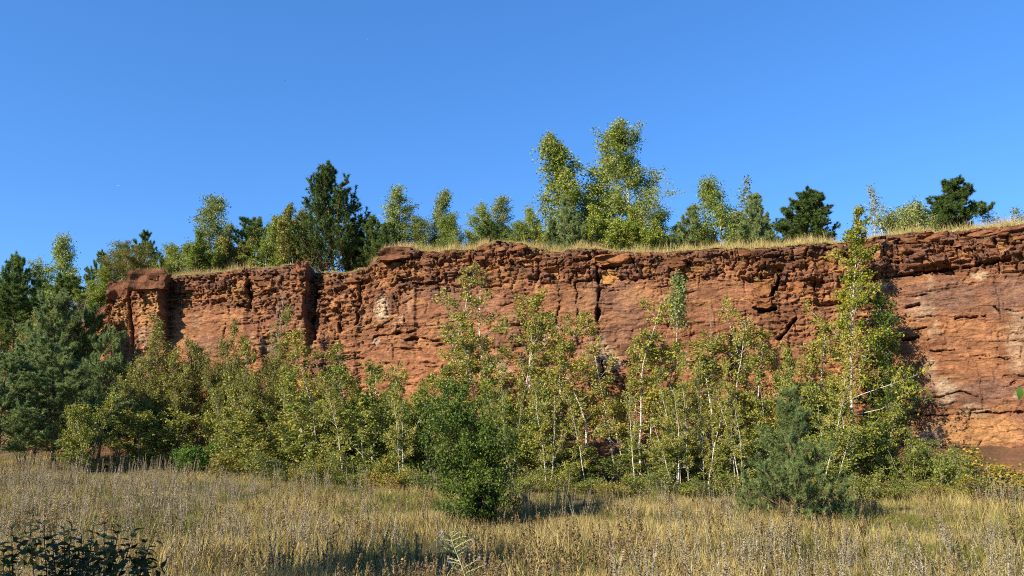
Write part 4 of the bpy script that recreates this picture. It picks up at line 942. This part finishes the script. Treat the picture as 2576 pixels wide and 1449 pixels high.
def meadow_pts(n, y0, y1, dens=None):
    out = []
    while sum(len(a) for a in out) < n:
        Y = np.sqrt(rg.uniform(y0 ** 2, y1 ** 2, 4 * n)); x = rg.uniform(-1, 1, 4 * n) * (.74 * Y + 1.5)
        ok = Y < cliffY_x(x) - 5.0
        if dens is not None: ok &= rg.uniform(0, 1, 4 * n) < dens(x, Y)
        out.append(np.stack([x[ok], Y[ok]], 1))
    P = np.concatenate(out)[:n]
    return np.column_stack([P, ground(P[:, 0], P[:, 1])])
dry = [tuft_obj('dry_tuft', 500 + k, 24, .36, .15, .007, M['straw'], .38) for k in range(5)]
grn = [tuft_obj('green_tuft', 520 + k, 34, .27, .15, .010, M['grass_green'], .75) for k in range(4)]
brn = [bpy.data.objects.new('brown_stalk', spike_mesh('brown_stalk', 540 + k, .55, M['weed_brown'], 26, .45, .05, 3)) for k in range(3)]
gry = [bpy.data.objects.new('grey_stalk', spike_mesh('grey_stalk', 560 + k, .92, M['weed_grey'], 70, .30, .050, 1 + k % 2)) for k in range(4)]
pn = lambda x, y, s, o: .5 + .5 * fbm(x * s, y * s, 3, o)
d_dry = lambda x, y: np.clip(.22 + 4.0 * (pn(x, y, .55, 601) - .45), .05, 1)
d_grn = lambda x, y: np.clip(2.2 * (pn(x, y, .28, 602) - .38), .05, 1)
def d_gry(x, y):
    p, _ = project(np.stack([x, y, ground(x, y) + .4], -1))
    w = np.interp(p, [0, 80, 500, 640, 760, 1000, 1250, 1450, 1800, 1950, 2576], [.9, 1, .8, .55, .5, .28, .12, .3, .55, .95, 1.0])
    return np.clip(w * (.10 + 5.0 * (pn(x, y, .42, 603) - .48)), .004, 1)
for (kind, vs, lab, dens, cnt) in (('dry_grass', dry, 'tall straw-coloured grass over the whole meadow', d_dry, ((5000, 4, 13), (6200, 13, 24), (7500, 24, 50))),
                                   ('green_grass', grn, 'short green grass between the dry stems', d_grn, ((5200, 4, 13), (6200, 13, 24), (7500, 24, 50))),
                                   ('brown_weeds', brn, 'thin brown seed stalks mixed into the meadow', None, ((700, 4, 14), (1200, 14, 26), (1500, 26, 50)))):
    P = np.concatenate([meadow_pts(n, a, b, dens) for n, a, b in cnt])
    scatter(kind, lab, vs, P, rg.uniform(0, 6.28, len(P)), rg.uniform(.45, 1.3, len(P)) * (.55 + .9 * smooth(.3, .7, pn(P[:, 0], P[:, 1], .5, 611))) * np.interp(P[:, 1], [5, 20, 28, 40], [.9, 1.0, .9, .8]), rg.normal(0, .12, (len(P), 2)))
P = np.concatenate([meadow_pts(n, a, b, d_gry) for n, a, b in ((600, 16, 24), (1500, 24, 46))])
scatter('dead_flower_stalks', 'grey dead flower stalks massed in the farther meadow', gry, P, rg.uniform(0, 6.28, len(P)), rg.uniform(.6, 1.2, len(P)), rg.normal(0, .07, (len(P), 2)))
P = meadow_pts(285, 8.5, 16, d_gry)
pp, pq = project(P + np.array((0, 0, .6)))
for q, sx in zip(P, pp):
    o = link('dead_flower_stalk', gry[rg.integers(0, 4)].data, None, q)
    o.rotation_euler = (rg.normal(0, .08), rg.normal(0, .08), rg.uniform(0, 6.28)); s = rg.uniform(.65, 1.15); o.scale = (s, s, s)
    tag(o, 'grey dead flower stalk with crowded bracts in the near meadow', 'dry plant', 'grey dead flower stalks in the near meadow')

# rim grass
edge = Pc[:, -1, :]
def rim_pts(n, spans, b0, b1):
    a = np.concatenate([rg.uniform(x0, x1, max(1, int(n * w))) for x0, x1, w in spans])
    i = np.clip(((a - cpx[0]) / STEP).astype(int), 0, NC - 1); b = rg.uniform(b0, b1, len(i))
    return np.stack([edge[i, 0] - ddx[i] * b, edge[i, 1] - ddy[i] * b, ctz[i] + .01 + .03 * np.minimum(b, 1)], 1)
mat_t = [tuft_obj('rim_mat', 700 + k, 34, .20, .10, .012, M['straw_bright'], 1.5) for k in range(3)]
tall_t = [tuft_obj('rim_tall', 710 + k, 18, .62, .10, .012, M['straw'], .45) for k in range(3)]
P = np.concatenate([rim_pts(2600, ((1380, 2100, .40), (2100, 2700, .30), (690, 960, .10), (960, 1380, .12), (430, 690, .08)), -.02, .55)])
scatter('rim_turf', 'pale yellow matted dry grass along the rim', mat_t, P, rg.uniform(0, 6.28, len(P)), rg.uniform(.6, 1.2, len(P)))
P = rim_pts(1700, ((930, 1220, .28), (1310, 1520, .14), (1520, 1800, .10), (1800, 2110, .24), (2450, 2700, .10), (440, 620, .09), (340, 430, .03), (2180, 2450, .06)), .1, 2.2)
scatter('rim_grass', 'tall dry grass standing along the rim', tall_t, P, rg.uniform(0, 6.28, len(P)), rg.uniform(.5, 1.25, len(P)), rg.normal(0, .12, (len(P), 2)))
P = []
for k in range(170):
    px = rg.uniform(430, 2576); py = np.interp(px, TOP[:, 0], TOP[:, 1]) + rg.exponential(45) + 6
    p, no, ta, Y = on_cliff(px, py); P.append(p + no * .02)
scatter('ledge_grass', 'small dry tufts rooted in ledges of the face', [tuft_obj('ledge_tuft', 720 + k, 12, .30, .07, .010, M['straw' if k else 'grass_green'], .9) for k in range(3)], np.array(P), rg.uniform(0, 6.28, len(P)), rg.uniform(.5, 1.3, len(P)))
print('grass', time.time() - T0)

# ------------------------------------------------------------------ near shrub in shade, with single leaves
def curved_leaf(name, mat, L=1.0, wid=.42, arch=.30):
    V, Fq = [], []
    ts = np.linspace(0, 1, 6)
    for t in ts:
        w = wid * .5 * math.sin(math.pi * t ** .8) ** .8 + .004
        z = -arch * t * t + .05 * math.sin(3.1 * t)
        V += [(t * L, -w, z + .10 * w), (t * L, 0, z), (t * L, w, z + .10 * w)]
    for k in range(5):
        a = 3 * k
        Fq += [(a, a + 3, a + 4, a + 1), (a + 1, a + 4, a + 5, a + 2)]
    return mk_mesh(name, V, [np.array(Fq)], mat, True)
lm = [curved_leaf('leaf', M['dogwood_leaf'], 1, .46, .35), curved_leaf('leaf', M['dogwood_leaf'], 1, .40, .55), curved_leaf('leaf', M['dogwood_leaf'], 1, .5, .2)]
rd = np.random.default_rng(31)
DY = 7.2
dc = at(200, 1449, DY); dz = float(ground(dc[0], DY))
dog = bpy.data.objects.new('dogwood_shrub', None); COL.objects.link(dog); dog.location = (dc[0], DY, dz)
tag(dog, 'dark shaded shrub with arched leaves in the near meadow corner', 'shrub')
stems = [(75, 1292), (110, 1320), (160, 1330), (205, 1345), (235, 1322), (262, 1318), (300, 1325), (338, 1335), (365, 1365), (180, 1318), (130, 1350), (30, 1330), (280, 1355), (220, 1372), (10, 1390), (385, 1345)]
nleaf = 0
for (sx, sy) in stems:
    yy = DY + rd.uniform(-.5, .5)
    tip = at(sx, sy, yy) - np.array(dog.location); p0 = np.array((tip[0] * .45 + rd.normal(0, .1), tip[1] * .5, -.05))
    mid = (p0 + tip) * .5 + np.array((tip[0] * .12, 0, .06))
    pl = np.array([(1 - t) ** 2 * p0 + 2 * t * (1 - t) * mid + t * t * tip for t in np.linspace(0, 1, 8)])
    acc = new_acc(); tube(pl, .009, .003, 5, acc)
    so_ = link('stem', acc_mesh('stem', acc, M['dark_stem']), dog)
    L = np.linalg.norm(tip - p0); az = rd.uniform(0, 6.28)
    ts = np.arange(.995, .2, -.062 / L)[:9]
    for k, t in enumerate(ts):
        az += 1.57
        for sgn in (0, math.pi):
            if nleaf >= 296: break
            o = link('leaf', lm[rd.integers(0, 3)], so_); s = .115 * rd.uniform(.75, 1.2) * (.7 if k == 0 else 1)
            o.location = at_t(pl, t); o.scale = (s, s, s)
            o.rotation_euler = (rd.normal(0, .2), -rd.uniform(.0, .5) - (.4 if k == 0 else 0), az + sgn + rd.normal(0, .2)); nleaf += 1
A = []
for (sx, sy) in stems:
    for k in range(30):
        q = at(sx + rd.normal(0, 26), sy + 50 + rd.exponential(60), DY + rd.uniform(-.6, .7)) - np.array(dog.location)
        if q[2] > .03: A.append(q)
lo = link('lower_foliage', leaves_mesh('lower_foliage', np.array(A), rd, .085, M['dogwood_leaf'], .5, .5), dog); lo['kind'] = 'stuff'

# ------------------------------------------------------------------ near flower stalk with curved side branches
EY = 8.0
eb = at(1165, 1449, EY); ez = float(ground(eb[0], EY))
ech = bpy.data.objects.new('bugloss_plant', None); COL.objects.link(ech); ech.location = (eb[0], EY, ez)
tag(ech, 'pale spiky dried plant with curved side branches at the lower edge', 'dry plant')
E0 = np.array(ech.location)
M['bract'] = leaf_mat('pale_bract', [(0, (.14, .14, .07)), (.5, (.26, .25, .15)), (1, (.40, .37, .27))], trans=.15, patch=.2, spec=.1)
M['petal'] = leaf_mat('violet_petal', [(0, (.10, .07, .30)), (1, (.28, .22, .55))], trans=.2)
main = np.array([at(x, y, EY) - E0 for x, y in ((1172, 1560), (1170, 1449), (1160, 1420), (1150, 1395), (1140, 1370), (1133, 1345), (1132, 1328))]); main[0] = (main[1][0], 0, -.05)
acc = new_acc(); tube(main, .008, .004, 5, acc); link('stem', acc_mesh('stem', acc, M['bract']), ech)
rb = np.random.default_rng(8)
fl = bpy.data.meshes.new('flower'); bm = bmesh.new()
for k in range(5):
    a = k * 1.2566; c, s_ = math.cos(a), math.sin(a)
    vs = [bm.verts.new(p) for p in ((0, 0, 0), (c * .5 - s_ * .3, s_ * .5 + c * .3, .35), (c, s_, .55), (c * .5 + s_ * .3, s_ * .5 - c * .3, .35))]
    bm.faces.new(vs)
bm.to_mesh(fl); bm.free(); fl.materials.append(M['petal'])
arms = [((1134, 1352), (1116, 1345), (1112, 1340)), ((1138, 1362), (1118, 1358), (1108, 1346)), ((1142, 1376), (1120, 1366), (1107, 1352)), ((1148, 1392), (1122, 1382), (1106, 1362)), ((1136, 1352), (1150, 1342), (1158, 1336)),
        ((1139, 1360), (1160, 1350), (1170, 1350)), ((1142, 1370), (1165, 1358), (1186, 1362)), ((1146, 1378), (1170, 1362), (1190, 1356)), ((1150, 1388), (1168, 1378), (1188, 1370)), ((1154, 1396), (1170, 1385), (1180, 1378)),
        ((1132, 1345), (1140, 1334), (1150, 1338)), ((1158, 1412), (1138, 1408), (1126, 1402)), ((1163, 1422), (1140, 1412), (1130, 1416)), ((1168, 1438), (1148, 1434), (1136, 1422)), ((1172, 1442), (1195, 1432), (1222, 1420)), ((1168, 1428), (1190, 1416), (1205, 1405))]
for k, (a, b, c) in enumerate(arms):
    dy = rb.uniform(-.16, .16)
    a, b, c = (at(x, y, EY + q) - E0 for (x, y), q in zip((a, b, c), (0, dy * .6, dy)))
    pl = np.array([(1 - t) ** 2 * a + 2 * t * (1 - t) * b + t * t * c for t in np.linspace(0, 1, 7)])
    acc = new_acc(); tube(pl, .006, .003, 4, acc)
    V, Fq = [], []
    for j in range(46):
        p = at_t(pl, rb.uniform(.05, 1.0)); q = nrm(rb.normal(0, 1, 3) + np.array((0, 0, .5))); sd = nrm(np.cross(q, rb.normal(0, 1, 3))) * .0035; L = rb.uniform(.010, .022)
        n0 = len(V); V += [p - sd, p + sd, p + q * L + sd * .5, p + q * L - sd * .5]; Fq.append((n0, n0 + 1, n0 + 2, n0 + 3))
    nv = acc['n']; acc['v'].append(np.array(V)); acc['f'].append(np.array(Fq) + nv)
    arm = link('side_branch', acc_mesh('side_branch', acc, M['bract'], False), ech)
    f = link('flower', fl, arm, pl[-1] + np.array((0, 0, .004))); f.scale = (.016,) * 3; f.rotation_euler = (rb.normal(0, .5), rb.normal(0, .5), rb.uniform(0, 6))

# ------------------------------------------------------------------ trees beside the viewer that shade the near ground, and a twig reaching in
def side_tree(x, y, H, w, lab, var='bush3', nm='oak_tree'):
    v = VAR[var]; e = bpy.data.objects.new(nm, None); COL.objects.link(e); e.location = (x, y, float(ground(x, y))); e.scale = (w / v['W'], w / v['W'], H / v['H']); tag(e, lab, 'tree')
    for pn_, me in v['parts']:
        o = bpy.data.objects.new(pn_, me); COL.objects.link(o); o.parent = e
side_tree(-10.9, 1.0, 7.4, 4.4, 'leafy tree beside the viewer, shading the near shrub', 'smallbirch')
side_tree(-14.8, 5.6, 10.6, 4.2, 'tall thin tree beside the viewer, shading the meadow edge', 'smallbirch', 'birch_tree')
TY = 5.0
tw = bpy.data.objects.new('overhanging_sapling', None); COL.objects.link(tw); b0 = at(2760, 1200, TY); tw.location = (b0[0], TY, float(ground(b0[0], TY)))
tag(tw, 'thin sapling reaching one green leaf in at the picture edge', 'sapling')
E0 = np.array(tw.location)
pts = np.array([(0, 0, -.05), (.02, 0, .9), (0, .02, 1.8), at(2700, 960, TY) - E0, at(2640, 955, TY) - E0, at(2590, 962, TY) - E0, at(2562, 972, TY) - E0])
acc = new_acc(); tube(pts, .016, .004, 5, acc); link('stem', acc_mesh('stem', acc, M['brown_bark']), tw)
lf = curved_leaf('leaf', M['green_leaf'], 1, .62, .2)
for (px, py, rz, ry, s) in ((2562, 972, -1.4, 1.45, .085), (2590, 962, -1.2, 1.2, .06), (2640, 955, 4.0, .8, .05), (2700, 960, .4, .8, .055)):
    o = link('leaf', lf, tw, at(px, py, TY) - E0); o.scale = (s,) * 3; o.rotation_euler = (0, ry, rz)

# ------------------------------------------------------------------ in the sky
M['bird'] = bark_mat('dark_feather', (.02, .02, .02), (.05, .045, .04))
def bird_mesh():
    V = [(0, .5, 0), (-.12, .1, .02), (.12, .1, .02), (0, .1, .10), (0, .1, -.10), (0, -.7, .02), (-.12, -.75, 0), (.12, -.75, 0),
         (-.1, .25, .03), (-.1, -.15, .03), (-.7, .18, .28), (-.65, -.1, .26), (-1.3, -.12, .12), (.1, .25, .03), (.1, -.15, .03), (.7, .18, .28), (.65, -.1, .26), (1.3, -.12, .12)]
    tris = [(0, 1, 3), (0, 3, 2), (0, 4, 1), (0, 2, 4), (1, 5, 3), (3, 5, 2), (4, 5, 1), (2, 5, 4), (5, 6, 7), (8, 10, 11), (8, 11, 9), (10, 12, 11), (13, 16, 15), (13, 14, 16), (15, 16, 17)]
    return mk_mesh('bird', np.array(V, float), [np.array(tris)], M['bird'])
b = link('bird', bird_mesh(), None, Vector(at(717, 203, 120))); b.scale = (.24,) * 3; b.rotation_euler = (.5, .3, -1.2)
tag(b, 'small dark bird flying high in the empty sky', 'bird')
M['white_paint'] = bark_mat('white_paint', (.75, .76, .78), (.85, .86, .88))
def plane_mesh():
    acc = new_acc(); n = [(-20, .2), (-19, 1.2), (-16, 1.9), (10, 1.9), (16, 1.2), (20, .3)]
    for (x0, r0), (x1, r1) in zip(n[:-1], n[1:]): tube(np.array([(x0, 0, 0), (x1, 0, 0)], float), r0, r1, 10, acc)
    V, Fq = [], []
    for s in (-1, 1):
        for pts, th in (([(-5, 1.5 * s, -.6), (3, 1.5 * s, -.6), (9, 17 * s, .8), (6.8, 17 * s, .8)], .35), ([(13, .8 * s, .6), (17, .8 * s, .6), (19.5, 6 * s, 1), (18, 6 * s, 1)], .2)):
            k = len(V); V += [(x, y, z + th) for x, y, z in pts] + [(x, y, z - th) for x, y, z in pts]
            Fq += [(k, k + 1, k + 2, k + 3), (k + 7, k + 6, k + 5, k + 4)] + [(k + i, k + (i + 1) % 4, k + 4 + (i + 1) % 4, k + 4 + i) for i in range(4)]
    k = len(V); V += [(12, .25, 1.5), (18, .25, 1.5), (20, .25, 7), (17.5, .25, 7), (12, -.25, 1.5), (18, -.25, 1.5), (20, -.25, 7), (17.5, -.25, 7)]
    Fq += [(k, k + 1, k + 2, k + 3), (k + 7, k + 6, k + 5, k + 4)] + [(k + i, k + (i + 1) % 4, k + 4 + (i + 1) % 4, k + 4 + i) for i in range(4)]
    nv = acc['n']; acc['v'].append(np.array(V, float)); acc['f'].append(np.array(Fq) + nv)
    return acc_mesh('airliner', acc, M['white_paint'])
pm = plane_mesh()
for (px, py, rz, lab) in ((298, 467, math.pi, 'tiny white airliner low over the far trees'), (927, 99, .35 + math.pi, 'tiny white airliner high in the empty sky')):
    o = link('airliner', pm, None, Vector(at(px, py, 15000))); o.rotation_euler = (0, 0, rz); tag(o, lab, 'airplane')
print('done', time.time() - T0, sum(len(m.polygons) for m in bpy.data.meshes))
